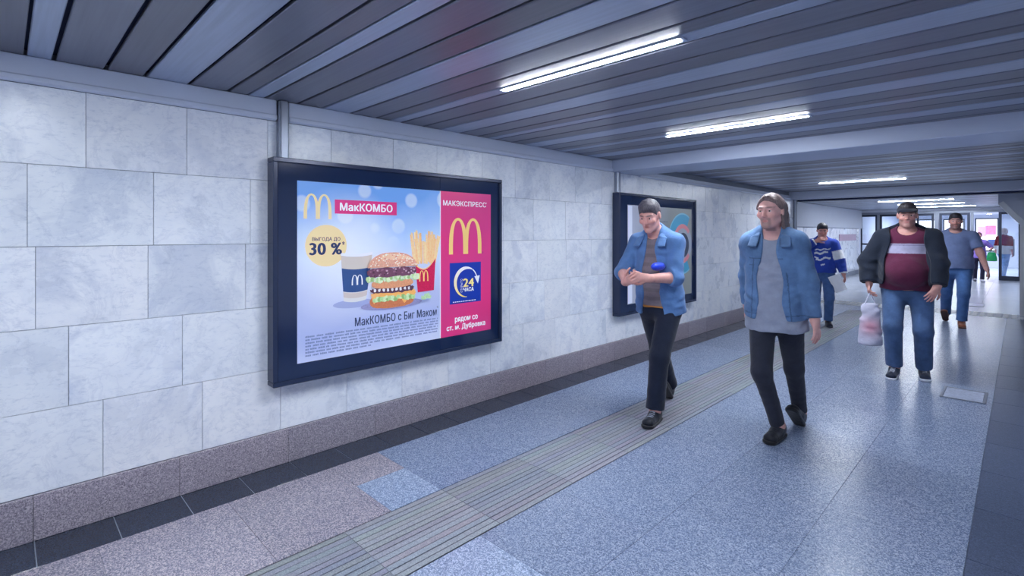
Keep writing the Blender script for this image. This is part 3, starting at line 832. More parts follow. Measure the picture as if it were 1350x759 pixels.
def person(cfg):
    H = cfg['H']; s = H / 1.78; bw = cfg.get('bw', 1.0); bd = cfg.get('bd', 1.0); res = cfg.get('res', .006)
    root = empty('person', cfg['loc'], cfg.get('rz', 0)); tag(root, cfg['label'], 'person')
    lean, twist = cfg.get('lean', .04), cfg.get('twist', 0.0); px, py = cfg.get('pelvis', (0, 0)); drop = cfg.get('drop', .0)
    P0 = V3(px, py, .95 - drop) ; RU = rotz(twist) @ rotx(lean)
    def U(x, y, z): return (P0 + RU @ (V3(x, y, z) - V3(0, 0, .95))) * s
    def Ui(p): return ((p / s - P0) @ RU) + V3(0, 0, .95)         # back to the upright torso (unit figure)
    def Lw(x, y, z): return V3(px + x, py + y, z - drop) * s
    sx = RU @ V3(1, 0, 0)
    # legs
    legs = {}
    for k, sg in (('L', 1), ('R', -1)):
        fx, fy, fz, yaw, pitch = cfg['foot' + k]; R = rotz(yaw) @ rotx(pitch); ball = V3(0, -.13, 0)
        FO = V3(fx, fy, fz) * s; off = rotz(yaw) @ ball - R @ ball        # rotate about the ball of the foot
        FO = FO + off * s
        ank = FO + R @ V3(0, 0, .09) * s
        hip = Lw(sg * .09 * bw, 0, .905)
        kn, an2 = ik(hip, ank, .43 * s, .415 * s, V3(sg * .05, -1, 0) if 'knee' + k not in cfg else V3(*cfg['knee' + k]))
        FO = FO + (an2 - ank)
        legs[k] = (hip, kn, an2, FO, R)
    arms = {}
    shw = .172 * cfg.get('sw', bw)
    for k, sg in (('L', 1), ('R', -1)):
        sh = U(sg * shw, .0, 1.435); w = cfg['hand' + k]
        tgt = V3(px, py, 0) * s + V3(*w['at']) * s
        el, wr_ = ik(sh, tgt, .285 * s, .255 * s, V3(*w.get('pole', (sg * .5, 1, -.1))))
        fd = nrm(wr_ - el); hd = nrm(V3(*w['dir'])) if 'dir' in w else fd
        pn = V3(*w.get('palm', (-sg, 0, 0))); pn = nrm(pn - hd * (pn @ hd)); th = np.cross(hd, pn) * w.get('thumb', sg)
        arms[k] = (sh, el, wr_, hd, pn, nrm(th), w.get('curl', .35))
    # head
    hy, hp, hr = cfg.get('head', (0, 0, 0)); HC = U(0, -.015 + cfg.get('neck', 0), 1.665) ; HR = rotz(hy) @ rotx(hp) @ roty(hr)
    def Hl(p): return (p - HC) @ HR / s
    belly = cfg.get('belly', 0.0)
    def torso(p, g=0.0, gb=0.0):
        A = lambda z0, z1, s1, d1, s2, d2, y0=0, y1=0: ecap(p, U(0, y0, z0), U(0, y1, z1), sx, (s1 * bw + g) * s, (d1 * bd + g) * s, (s2 * bw + g) * s, (d2 * bd + g) * s)
        d = A(.93, 1.02, .168, .118, .155, .11)
        d = smin(d, A(1.02, 1.2, .152, .108, .158, .115), .05 * s)
        d = smin(d, A(1.2, 1.345, .160, .118, .168, .112, 0, .005), .05 * s)
        d = smin(d, ecap(p, U(-shw * .82, .012, 1.425), U(shw * .82, .012, 1.425), V3(0, 1, 0), (.075 + g) * s, (.062 + g) * s, (.075 + g) * s, (.062 + g) * s), .06 * s)
        for sg in (1, -1): d = smin(d, rcap(p, U(sg * .12, .02, 1.455), U(sg * .02, .015, 1.525), (.04 + g) * s, (.045 + g) * s), .05 * s)
        if belly: d = smin(d, elli(p, U(0, -.06 * bd - belly * .25, 1.08), RU, np.array([(.15 * bw + g), (.10 + belly + g), .17 + g]) * s), .06 * s)
        if cfg.get('bust'): 
            for sg in (1, -1): d = smin(d, elli(p, U(sg * .075, -.09, 1.27), RU, np.array([.07 + g, .065 + g, .075 + g]) * s), .04 * s)
        return d
    def arm(p, k, g=0.0, to=2.0, flat=True, puff=0.0):
        sh, el, w, hd, pn, th, c = arms[k]
        am = .9 + .1 * bw
        e1 = el if to >= 1 else sh + (el - sh) * to
        d = rcap(p, sh, el, (.058 * am + g) * s, (.046 * am + g + puff) * s)
        d = smin(d, elli(p, sh, RU, np.array([.060 * am + g * .6, .064 * am + g * .7, .064 * am + g * .7]) * s), .03 * s)
        if to > 1:
            e1 = el + (w - el) * (to - 1); d = smin(d, rcap(p, el, w, (.048 * am + g + puff) * s, (.031 * am + g + puff * .6) * s), .03 * s)
            ax = nrm(w - el)
        else: ax = nrm(el - sh)
        if flat and to != 2.0:
            cut = (p - e1) @ ax
            if to > 1: far = np.linalg.norm(p - (el + w) / 2, axis=1) < .30 * s; cut = np.where(((p - el) @ ax) > 0, cut, -1)
            d = np.maximum(d, cut)
        return d
    def hand(p, k):
        sh, el, w, hd, pn, th, c = arms[k]
        d = ecap(p, w + hd * .012 * s, w + hd * .078 * s, th, .030 * s, .017 * s, .041 * s, .0145 * s)
        d = smin(d, rcap(p, w - hd * .02 * s, w + hd * .02 * s, .029 * s, .026 * s), .02 * s)
        for o_, L in ((.031, .074), (.0105, .084), (-.0105, .078), (-.030, .060)):
            b = w + hd * (.088 - abs(o_ - .008) * .25) * s + th * o_ * s; dr = nrm(hd + th * o_ * 4.2); r = .0098
            for j, q in enumerate((.42, .32, .26)):
                dr = nrm(dr * math.cos(c * (.7 + .35 * j)) + pn * math.sin(c * (.7 + .35 * j)))
                e = b + dr * L * q * s; d = smin(d, rcap(p, b, e, r * s, (r - .0008) * s), .004 * s); b = e; r -= .0008
        b = w + hd * .022 * s + th * .026 * s; dr = nrm(th * .75 + hd * .65 + pn * .35)
        for L, r in ((.042, .0135), (.034, .0115), (.028, .0095)):
            e = b + dr * L * s; d = smin(d, rcap(p, b, e, r * s, r * .9 * s), .007 * s); b = e; dr = nrm(dr * .8 + hd * .5 + pn * .25 * (1 + c))
        return d
    def head(p):
        q = Hl(p); I3 = np.eye(3); O = lambda *c: V3(*c)
        d = elli(q, O(0, .014, .028), I3, (.076, .094, .090))
        d = smin(d, elli(q, O(0, -.018, -.035), I3, (.060, .074, .084)), .035)
        d = smin(d, rcap(q, O(-.045, .0, -.07), O(-.012, -.072, -.102), .022, .018), .03)
        d = smin(d, rcap(q, O(.045, .0, -.07), O(.012, -.072, -.102), .022, .018), .03)
        for sg in (1, -1):
            d = smin(d, elli(q, O(sg * .040, -.062, -.022), I3, (.026, .026, .024)), .02)
            d = smin(d, rcap(q, O(sg * .012, -.084, .026), O(sg * .048, -.068, .026), .011, .009), .014)
            d = smax(d, -elli(q, O(sg * .032, -.101, .006), I3, (.018, .022, .012)), .012)
            e = O(sg * .032, -.0745, .006); lid = np.maximum(np.linalg.norm(q - e, axis=1) - .0150, -elli(q, e + O(0, -.014, -.001), I3, (.0135, .012, .0058)))
            d = smin(d, lid, .004)
            d = smin(d, elli(q, O(sg * .078, .014, -.004), rotz(sg * .35), (.010, .022, .033)), .008)
        d = smin(d, rcap(q, O(0, -.088, .014), O(0, -.108, -.026), .008, .012), .010)
        for sg in (1, -1): d = smin(d, rcap(q, O(sg * .011, -.098, -.031), O(sg * .012, -.094, -.031), .008, .007), .006)
        d = smin(d, rcap(q, O(-.018, -.083, -.058), O(.018, -.083, -.058), .0068, .0068), .008)
        d = smin(d, rcap(q, O(-.015, -.082, -.069), O(.015, -.082, -.069), .0072, .0072), .006)
        d = smax(d, -rcap(q, O(-.024, -.094, -.0635), O(.024, -.094, -.0635), .0035, .0035), .004)
        return d * s
    nb, nt = U(0, .012, 1.47), HC + HR @ V3(0, .012, -.05) * s
    def neck(p, g=0.0): return rcap(p, nb, nt, (.060 * (.8 + .2 * bw) + g) * s, (.053 * (.8 + .2 * bw) + g) * s)
    def leg(p, k, a=(.088, .056, .055, .040)):
        hip, kn, an, FO, R = legs[k]; lw = .85 + .15 * bw
        d = rcap(p, hip, kn, a[0] * lw * s, a[1] * s)
        d = smin(d, rcap(p, kn, an, a[2] * s, a[3] * s), .03 * s); return d
    def foot(p, k):
        hip, kn, an, FO, R = legs[k]; q = (p - FO) @ R / s
        d = ecap(q, V3(0, .045, .05), V3(0, -.14, .035), V3(1, 0, 0), .033, .032, .038, .022)
        return smin(d, rcap(q, V3(0, .01, .09), V3(0, -.03, .045), .036, .036), .03) * s
    def body(p):
        d = torso(p); d = smin(d, neck(p), .03 * s)
        for k in 'LR': d = smin(d, arm(p, k), .035 * s); d = smin(d, leg(p, k), .05 * s); d = smin(d, foot(p, k), .03 * s)
        d = smin(d, head(p), .02 * s)
        for k in 'LR': d = smin(d, hand(p, k), .012 * s)
        return d
    skinc = np.array(cfg.get('skin', lin(206, 150, 138))); hairc = np.array(cfg.get('hairc', lin(60, 48, 46)))
    def pskin(v):
        q = Hl(v); c = np.tile(skinc, (len(v), 1)); on = (np.linalg.norm(q, axis=1) < .16)
        def bl(m, col, f=1.0):
            w = (np.clip(m, 0, 1) * on * f)[:, None]; c[:] = c * (1 - w) + np.array(col) * w
        ax = np.abs(q[:, 0])
        bl(1.6 - np.hypot((ax - .031) / .024, (q[:, 2] - .030) / .006) * 1.2 - (q[:, 1] > -.04) * 9, hairc, .85)
        bl(1.5 - np.hypot(ax / .024, (q[:, 2] + .0635) / .011) * 1.2 - (q[:, 1] > -.06) * 9, lin(172, 92, 92), .7)
        bl(1.4 - np.linalg.norm((q - V3(0, -.105, -.02)) / .03, axis=1), skinc * V3(1.05, .85, .82), .5)
        bl(1.3 - np.hypot((ax - .045) / .024, (q[:, 2] + .025) / .02) - (q[:, 1] > -.02) * 9, skinc * V3(1.05, .82, .8), .5)
        b = cfg.get('beard', 0)
        if b:
            m = np.clip((-.036 - q[:, 2]) / .012, 0, 1) * np.clip((.02 - q[:, 1]) / .02, 0, 1) * (q[:, 2] > -.14)
            if cfg.get('goatee'): m = m * np.clip((.040 - ax) / .012, 0, 1)
            lip = np.hypot(ax / .022, (q[:, 2] + .0635) / .010) < 1
            bl(m * (~lip), hairc * 1.1, b)
        return c
    lo = V3(-.62, -.62, -.02) * s + V3(px, py, 0); hi = V3(.62, .62, 1.84) * s + V3(px, py, 0)
    if 'box' in cfg: lo, hi = V3(*cfg['box'][0]), V3(*cfg['box'][1])
    bo = sdf_obj('body', body, lo, hi, cfg.get('bres', res), M['skin'], root, pskin)
    # eyes
    for sg in (1, -1):
        mb = MB(); n = 12
        c0 = HC + HR @ V3(sg * .032, -.0735, .006) * s; r = .0125 * s
        P = lambda i, j: c0 + HR @ (r * V3(math.sin(PI * i / n) * math.cos(2 * PI * j / 16), -math.cos(PI * i / n), math.sin(PI * i / n) * math.sin(2 * PI * j / 16)))
        for i in range(n):
            for j in range(16):
                q = [P(i, j), P(i, j + 1), P(i + 1, j + 1), P(i + 1, j)]
                mb.poly(q[1:] if i == 0 else (q[:3] if i == n - 1 else q), m=1 if i < 2 else 0)
        mb.build('eye', [M['eye_white'], M['iris']], root, True)
    # trousers
    tr = cfg['trousers']; ta = tr.get('r', (.098, .075, .072, .062)); tsd = tr.get('seed', 1.0)
    def pants(p):
        d = None
        for k in 'LR':
            hip, kn, an, FO, R = legs[k]; ax = nrm(an - kn)
            e = leg(p, k, ta)
            low = an - ax * .012 * s; e = np.maximum(e, np.where((p - kn) @ ax > 0, (p - low) @ ax, -1) if True else e)
            # folds gather above the shoe and behind the knee
            fa = np.exp(-np.abs((p - an) @ ax) / (.09 * s)) + .6 * np.exp(-np.linalg.norm(p - kn, axis=1) / (.1 * s)) + .12
            e = e + .0055 * s * fa * wr(p / s, 1.25, tsd)
            d = e if d is None else smin(d, e, .025 * s)
        hp_ = ecap(p, Lw(0, .005, .90), U(0, 0, 1.0), V3(1, 0, 0), .172 * bw * s, .128 * bd * s, .166 * bw * s, .122 * bd * s)
        d = smin(d, hp_, .04 * s)
        return np.maximum(d, (Ui(p)[:, 2] - 1.03) * s)
    pbase = np.array(tr['col'])
    def ppants(v):
        c = np.tile(pbase, (len(v), 1)); f = tr.get('fade', 0)
        if f:
            for k in 'LR':
                hip, kn, an, FO, R = legs[k]; m = np.exp(-np.linalg.norm((v - (hip * .4 + kn * .6)) / V3(.07, .2, .22) / s, axis=1) ** 2); c = c * (1 + f * m[:, None])
        return c
    po = sdf_obj('trousers', pants, lo, hi, res, M[tr.get('mat', 'cloth')], root, ppants)
    # tops
    def top(p, L):
        g = L['g']; q = Ui(p)
        d = torso(p, g)
        hem = L['hem']
        d = smin(d, ecap(p, U(0, 0, hem + .0), U(0, 0, 1.08), sx, (.170 * bw + g + L.get('flare', .0)) * s, (.122 * bd + g + L.get('flare', .0)) * s, (.162 * bw + g) * s, (.116 * bd + g) * s), .05 * s)
        to = L['sleeve']
        for k in 'LR':
            tk = to if not isinstance(to, dict) else to[k]
            if tk: d = smin(d, arm(p, k, g * L.get('sg', 1.0), tk, True, L.get('puff', .008)), .022 * s)
        if L.get('narrow'): d = np.maximum(d, np.where(q[:, 2] > 1.2, np.abs(q[:, 0]) - L['narrow'], -1) * s)
        d = d + L.get('fold', .004) * s * wr(p / s, L.get('ff', 1.0), L.get('seed', 3.0)) * np.clip(1.6 - 1.2 * np.abs(q[:, 2] - 1.0) , .35, 1)
        d = np.maximum(d, (hem - q[:, 2] + .006 * np.sin(q[:, 0] * 23 + 1)) * s)
        nk = L.get('neck', 'round')
        if nk == 'round': d = smax(d, -elli(p, U(0, -.035, 1.545), RU, np.array([.085, .085, .075 + L.get('scoop', 0)]) * s), .008 * s)
        if nk == 'collar':
            for i in range(9):
                a0, a1 = math.radians(-150 + 300 * i / 9), math.radians(-150 + 300 * (i + 1) / 9)
                f = lambda a: U(.080 * math.sin(a), .010 + .088 * math.cos(a), 1.500 + .030 * math.cos(a))
                d = smin(d, ecap(p, f(a0), f(a1), RU @ V3(0, 0, 1), .036 * s, .013 * s, .036 * s, .013 * s), .008 * s)
            d = smax(d, -rcap(p, U(0, .0, 1.49), U(0, -.02, 1.62), .062 * s, .066 * s), .006 * s)
        if L.get('open') is not None:
            z = q[:, 2]; w = L['open'][0] + (L['open'][1] - L['open'][0]) * np.clip((1.45 - z) / .5, 0, 1) + .012 * np.sin(z * 17)
            armd = np.minimum(arm(p, 'L', .03), arm(p, 'R', .03))
            cut = np.maximum(np.abs(q[:, 0] - L.get('ox', 0)) - w, q[:, 1] - .01) * s
            cut = np.maximum(cut, -(armd - .0))
            d = smax(d, -cut, .01 * s)
        return d
    for L in cfg['tops']:
        base = np.array(L['col'])
        def pt(v, L=L, base=base):
            c = np.tile(base, (len(v), 1))
            return L['paint'](Ui(v), v, c, arms, s) if 'paint' in L else c
        o = sdf_obj(L['name'], lambda p, L=L: top(p, L), lo, hi, res, M[L.get('mat', 'cloth')], root, pt)
        if 'lab' in L: o['label'] = L['lab']
    if cfg.get('collar'):
        pts = [(0, .096, 1.512), (.068, .066, 1.526), (.098, .0, 1.522), (.098, -.075, 1.485), (.108, -.130, 1.425)]
        pts = [V3(-a, b, c) for a, b, c in pts[:0:-1]] + [V3(*q) for q in pts]
        def collar(p):
            d = None
            for a, b in zip(pts[:-1], pts[1:]):
                m = (a + b) / 2; out = nrm(V3(m[0], m[1] + .01, 0)); sd = RU @ nrm(out * .75 + V3(0, 0, -.75) + (V3(np.sign(m[0]) * .5, 0, 0) if m[1] < -.03 else 0))
                e = ecap(p, U(*a), U(*b), sd, .034 * s, .0085 * s, .034 * s, .0085 * s); d = e if d is None else smin(d, e, .008 * s)
            return d
        sdf_obj('collar', collar, U(0, 0, 1.47) - V3(.25, .25, .2), U(0, 0, 1.47) + V3(.25, .25, .2), .0045, M[cfg['tops'][-1].get('mat', 'cloth')], root, tuple(np.array(cfg['tops'][-1]['col']) * .92))
    # shoes
    sc_ = cfg['shoe']
    for k in 'LR':
        hip, kn, an, FO, R = legs[k]
        Fl = lambda p: (p - FO) @ R / s
        def upper(p):
            q = Fl(p)
            d = ecap(q, V3(0, .042, .052), V3(0, -.152, .034), V3(1, 0, 0), .040, .046, .046, .032)
            d = smin(d, rcap(q, V3(0, .012, .085), V3(0, -.03, .05), .043, .040), .03)
            d = np.maximum(d, .018 - q[:, 2]); d = np.maximum(d, q[:, 2] - .105)
            lace = np.maximum(np.abs(q[:, 0]) - .017, np.abs(q[:, 1] + .075) - .05)
            return (d - .0022 * (lace < 0) * (np.sin(q[:, 1] * 330) > 0)) * s
        def sole(p):
            q = Fl(p); d = ecap(q, V3(0, .045, .02), V3(0, -.155, .02), V3(1, 0, 0), .043, .05, .049, .05)
            return np.maximum(np.maximum(d, -q[:, 2]), q[:, 2] - .026) * s
        fl, fh = FO - V3(.26, .26, .06) * s, FO + V3(.26, .26, .28) * s
        def pshoe(v, FO=FO, R=R):
            q = (v - FO) @ R / s; c = np.tile(np.array(sc_['col']), (len(v), 1))
            m = (np.abs(q[:, 0]) < .02) & (np.abs(q[:, 1] + .075) < .05) & (np.sin(q[:, 1] * 330) > 0) & (q[:, 2] > .05)
            c[m] = np.array(sc_.get('lace', sc_['col'])); return c
        so = sdf_obj('shoe', upper, fl, fh, min(res, .006), M['shoe'], root, pshoe)
        sdf_obj('sole', sole, fl, fh, min(res, .006), M['shoe'], so, sc_.get('sole', sc_['col']))
    # hair
    hk = cfg.get('hair', 'short')
    if hk:
        def hair(p):
            q = Hl(p); I3 = np.eye(3)
            d = elli(q, V3(0, .018, .034), I3, (.0835, .098, .094)) 
            d = np.maximum(d, -(q[:, 1] + q[:, 2] * 1.0 + cfg.get('hairline', .012)) * .7)
            if hk == 'short': d = smin(d, elli(q, V3(0, -.012, .088), I3, (.066, .080, .046)), .03)
            d = np.maximum(d, -.075 - q[:, 2])
            if hk == 'short': d = smax(d, -(elli(q, V3(.078, .0, -.01), I3, (.03, .03, .04))), .01); d = smax(d, -(elli(q, V3(-.078, .0, -.01), I3, (.03, .03, .04))), .01)
            if hk == 'long':
                for sg in (1, -1):
                    d = smin(d, ecap(q, V3(sg * .070, .025, .045), V3(sg * .072, .045, -.12), V3(0, 1, 0), .030, .015, .034, .014), .022)
                    d = smin(d, ecap(q, V3(sg * .012, -.055, .106), V3(sg * .077, .0, .03), V3(0, 1, 0), .018, .010, .022, .011), .016)
                d = smin(d, ecap(q, V3(0, .085, .03), V3(0, .072, -.13), V3(1, 0, 0), .066, .024, .070, .014), .03)
            if hk == 'bun': d = smin(d, elli(q, V3(0, .105, .05), I3, (.04, .035, .04)), .02)
            st = np.sin(np.arctan2(q[:, 0], q[:, 1] + 1e-6) * 34 + 6 * np.sin(q[:, 2] * 30)) 
            return (d + .0022 * st + .002 * np.sin(q[:, 0] * 90 + 5 * np.sin(q[:, 1] * 40)) * np.sin(q[:, 1] * 70)) * s
        sdf_obj('hair', hair, HC - V3(.2, .2, .24) * s, HC + V3(.2, .2, .2) * s, min(res, .005), M['hair'], root, hairc)
    if cfg.get('cap'):
        def capf(p):
            q = Hl(p); I3 = np.eye(3)
            d = elli(q, V3(0, .016, .036), I3, (.088, .104, .098)); d = np.maximum(d, .040 - q[:, 2])
            return d * s
        def brim(p):
            q = Hl(p); d = elli(q, V3(0, -.075, .052), rotx(.18), (.082, .105, .030))
            d = np.maximum(np.abs(d + .004) - .004, -(q[:, 1] + .05) * -1); d = np.maximum(d, .046 - .35 * (q[:, 1] + .08) * -1 * 0 - q[:, 2]); d = np.maximum(d, q[:, 2] - .078); return np.maximum(d, q[:, 1] + .055) * s
        co = sdf_obj('cap', capf, HC - V3(.2, .24, .1) * s, HC + V3(.2, .2, .2) * s, .005, M['cloth'], root, cfg['cap'])
        sdf_obj('brim', brim, HC - V3(.2, .28, .1) * s, HC + V3(.2, .2, .2) * s, .004, M['cloth'], co, cfg['cap'])
    W = lambda v: V3(*cfg['loc']) + rotz(cfg.get('rz', 0)) @ v
    return dict(root=root, arms={k: tuple(W(a[i]) for i in range(3)) + (rotz(cfg.get('rz', 0)) @ a[3],) for k, a in arms.items()}, HC=W(HC), W=W, U=U, s=s)

SKIN = lin(226, 170, 160)
PEOPLE = []
# 1 man in an open blue shirt, walking along the wall
def p_tee(q, v, c, arms, s):
    c[(q[:, 2] < .935)] = lin(196, 130, 60); m = (np.sin(q[:, 2] * 90) > .2) & (q[:, 2] > .935); c[m] *= .8; return c
PEOPLE.append(dict(H=1.79, loc=(1.24, 3.89, 0), rz=math.radians(6), label='man in open blue shirt and dark trousers, forearm raised, beside the far advert box',
    collar=True, bres=.0045, lean=.13, twist=-.08, neck=-.065, head=(.02, .42, 0), drop=.03, footL=(.07, -.26, 0, .05, 0), footR=(-.06, .40, .0, 0.0, -.75), kneeL=(.05, -1, 0), kneeR=(-.05, -1, 0),
    handL=dict(at=(.06, -.37, 1.13), pole=(.6, .9, -.5), palm=(-.2, 1, .2), dir=(-.85, -.35, .12), curl=.6, thumb=1), handR=dict(at=(-.13, -.36, 1.09), pole=(-.8, .5, -.6), palm=(.2, 1, .5), dir=(.7, -.5, .25), curl=.6, thumb=1),
    skin=SKIN, hairc=lin(84, 80, 88), hair='short', trousers=dict(col=lin(26, 34, 54), r=(.100, .078, .075, .070)),
    tops=[dict(name='tee', col=lin(132, 122, 130), g=.008, hem=.915, sleeve=0, narrow=.13, paint=p_tee), dict(name='shirt', col=lin(92, 130, 184), g=.019, hem=.86, sleeve=1.2, neck='none', open=(.045, .09), flare=.02, fold=.0045, ff=1.5, puff=.008, sg=.5, seed=5.0)],
    shoe=dict(col=lin(30, 34, 46), lace=lin(150, 160, 180), sole=lin(24, 26, 34))))
# 2 long haired man in a denim jacket
def p_denim(q, v, c, arms, s):
    x, z, fr = np.abs(q[:, 0]), q[:, 2], q[:, 1] < 0
    armd = np.minimum(*[np.linalg.norm(v - (a[0] + a[1]) / 2, axis=1) for a in arms.values()])
    t = fr & (armd > .15 * s)
    m = t & ((np.abs(z - 1.335) < .004) | (np.abs(z - 1.285) < .004) & (x > .10) & (x < .17) | (np.abs(x - .105 - .06 * (1.335 - z)) < .004) & (z < 1.33) | (np.abs(z - .935) < .004))
    c[m] *= .6
    return c
PEOPLE.append(dict(H=1.80, loc=(2.10, 4.02, 0), sw=.93, rz=math.radians(-2), label='long-haired man in denim jacket, grey t-shirt and black trousers, striding nearest the viewer',
    collar=True, bres=.0045, lean=.12, twist=.10, head=(-.08, .10, 0), neck=-.03, drop=.03, footL=(.05, .36, .02, 0, -.7), footR=(.03, -.03, 0, .0, 0), kneeL=(.05, -1, 0),
    handL=dict(at=(.27, -.02, .83), pole=(.3, 1, 0), palm=(-1, .2, 0), curl=.3), handR=dict(at=(-.27, .16, .84), pole=(-.4, 1, 0), palm=(1, 0, 0), curl=.35),
    skin=lin(222, 172, 164), hairc=lin(112, 96, 96), hair='long', beard=.6, goatee=True, hairline=-.012,
    trousers=dict(col=lin(40, 44, 58), r=(.096, .068, .064, .050)),
    tops=[dict(name='tee', col=lin(146, 154, 174), g=.010, hem=.81, sleeve=0, narrow=.13, flare=.032, scoop=.02, fold=.007, ff=1.4), dict(name='jacket', col=lin(92, 124, 166), mat='denim', g=.023, hem=.90, sleeve=1.94, neck='none', open=(.05, .095), paint=p_denim, flare=.008, fold=.0045, ff=1.5, puff=.007, sg=.45, seed=2.0)],
    shoe=dict(col=lin(30, 32, 42), lace=lin(40, 42, 52), sole=lin(22, 24, 30))))
# 3 man in blue jersey
def p_jersey(q, v, c, arms, s):
    for k in 'LR':
        sh, el, w = arms[k][:3]; ax = nrm(el - sh); t = (v - sh) @ ax / np.linalg.norm(el - sh); d = np.linalg.norm(v - sh - np.clip(t, 0, 1)[:, None] * (el - sh), axis=1)
        c[(t > .45) & (t < .98) & (d < .1 * s)] = (.8, .82, .88)
        ax2 = nrm(w - el); t2 = (v - el) @ ax2 / np.linalg.norm(w - el); d2 = np.linalg.norm(v - el - np.clip(t2, 0, 1)[:, None] * (w - el), axis=1); c[(t2 > .86) & (d2 < .09 * s)] = (.8, .82, .88)
    x, z, fr = q[:, 0], q[:, 2], q[:, 1] < -.03
    def st(x0, x1, zf, w): c[fr & (x > x0) & (x < x1) & (np.abs(z - zf(x)) < w)] = (.8, .83, .9)
    st(-.11, .12, lambda x: 1.345 + .10 * x + .008 * np.sin(60 * x), .011)
    st(-.12, .05, lambda x: 1.285 + .12 * x + .012 * np.sin(50 * x), .017); st(.03, .08, lambda x: 1.30 + 0 * x, .010)
    st(-.10, .12, lambda x: 1.185 + .22 * x + .014 * np.sin(44 * x), .016); st(-.12, -.06, lambda x: 1.215 - .4 * (x + .12), .012); st(-.03, .03, lambda x: 1.085 + .3 * x, .012)
    return c
PEOPLE.append(dict(H=1.66, loc=(1.08, 9.45, 0), rz=math.radians(16), res=.008, label='man in blue and white jersey holding papers, one hand raised to his chin',
    lean=.06, neck=-.02, head=(.05, .3, 0), drop=.02, footL=(.085, -.10, 0, .1, 0), footR=(-.10, .30, .02, -.1, -.6),
    handL=dict(at=(.33, -.12, .82), pole=(.8, .8, 0), palm=(-1, .3, 0), curl=.5), handR=dict(at=(-.10, -.26, 1.46), pole=(-1, .2, -.6), palm=(.8, .5, 0), curl=.6),
    skin=lin(212, 154, 144), hairc=lin(40, 40, 52), hair='short', trousers=dict(col=lin(66, 94, 142), mat='denim', r=(.100, .078, .074, .066), fade=.3),
    tops=[dict(name='jersey', col=lin(46, 74, 172), g=.022, hem=.94, sleeve=1.95, paint=p_jersey, fold=.006, puff=.014, flare=.01)],
    shoe=dict(col=lin(30, 32, 46), sole=lin(60, 64, 80))))
# 4 big man in maroon top and open dark jacket
def p_maroon(q, v, c, arms, s):
    m = (q[:, 2] > 1.275) & (q[:, 2] < 1.375) & (np.abs(q[:, 0]) < .30); c[m] = lin(170, 168, 196); m2 = (q[:, 2] > 1.355) & (q[:, 2] < 1.363); c[m2 & m] = lin(120, 110, 140); return c
PEOPLE.append(dict(H=1.80, loc=(2.53, 6.72, 0), rz=math.radians(6), bw=1.24, bd=1.25, sw=1.14, belly=.09, label='stout man in black cap, open dark jacket and maroon top with pale chest band',
    bres=.0045, lean=.0, head=(.03, .1, 0), drop=.012, footL=(.135, -.03, 0, .08, 0), footR=(-.10, -.16, 0, -.15, .12),
    handL=dict(at=(.235, -.24, .93), pole=(1, .55, 0), palm=(-.4, 1, 0), dir=(-.45, -.15, -.85), curl=.35), handR=dict(at=(-.32, -.08, .93), pole=(-.9, .8, 0), palm=(1, .2, 0), curl=1.05),
    skin=lin(214, 160, 150), hairc=lin(50, 46, 50), hair='short', cap=lin(24, 28, 44), beard=.3, trousers=dict(col=lin(66, 90, 128), mat='denim', r=(.104, .082, .080, .072), fade=.45),
    tops=[dict(name='sweatshirt', col=lin(92, 34, 64), g=.014, hem=.90, sleeve=1.7, scoop=.05, fold=.004, paint=p_maroon), dict(name='jacket', col=lin(30, 38, 54), g=.040, hem=.945, sleeve=1.93, neck='collar0', open=(.14, .205), fold=.007, puff=.020, sg=.9, flare=.01, seed=7.0)],
    shoe=dict(col=lin(34, 42, 62), lace=lin(190, 196, 210), sole=lin(205, 210, 222))))
# 5 man in a grey blue t-shirt
PEOPLE.append(dict(H=1.83, loc=(2.62, 10.95, 0), rz=math.radians(4), bw=1.12, bd=1.08, sw=1.14, res=.008, label='man in plain grey-blue t-shirt and jeans with brown shoes, just behind the stout man',
    lean=.03, head=(0, .06, 0), drop=.03, footL=(.07, -.18, 0, .05, 0), footR=(-.13, .40, .03, -.1, -.7),
    handL=dict(at=(.37, -.16, .86), pole=(.6, 1, 0), palm=(-1, .2, 0), curl=.35), handR=dict(at=(-.36, .12, .86), pole=(-.6, 1, 0), palm=(1, 0, 0), curl=.35),
    skin=lin(216, 162, 152), hairc=lin(52, 48, 54), hair='short', beard=.5, trousers=dict(col=lin(74, 108, 160), mat='denim', r=(.102, .078, .074, .066), fade=.4),
    tops=[dict(name='tee', col=lin(118, 134, 176), g=.018, hem=.93, sleeve=.72, fold=.005, puff=.012)],
    shoe=dict(col=lin(138, 84, 62), lace=lin(110, 66, 50), sole=lin(96, 66, 60))))
# 6 woman in violet
PEOPLE.append(dict(H=1.52, loc=(2.44, 21.35, 0), rz=math.radians(10), res=.010, bust=True, bw=1.02, label='woman in violet top and dark trousers by the open glass door',
    head=(0, .05, 0), footL=(.075, -.12, 0, .1, 0), footR=(-.08, .18, .0, -.1, -.3),
    handL=dict(at=(.30, -.20, 1.17), pole=(.6, 1, -.3), palm=(-.2, 0, 1), curl=1.0), handR=dict(at=(-.30, .06, .88), pole=(-.6, 1, 0), palm=(1, 0, 0), curl=.4),
    skin=lin(206, 150, 150), hairc=lin(92, 62, 64), hair='bun', trousers=dict(col=lin(40, 38, 66), r=(.10, .074, .068, .060)),
    tops=[dict(name='blouse', col=lin(140, 116, 204), g=.016, hem=.86, sleeve=.9, flare=.02)],
    shoe=dict(col=lin(190, 190, 205), sole=lin(120, 120, 140))))
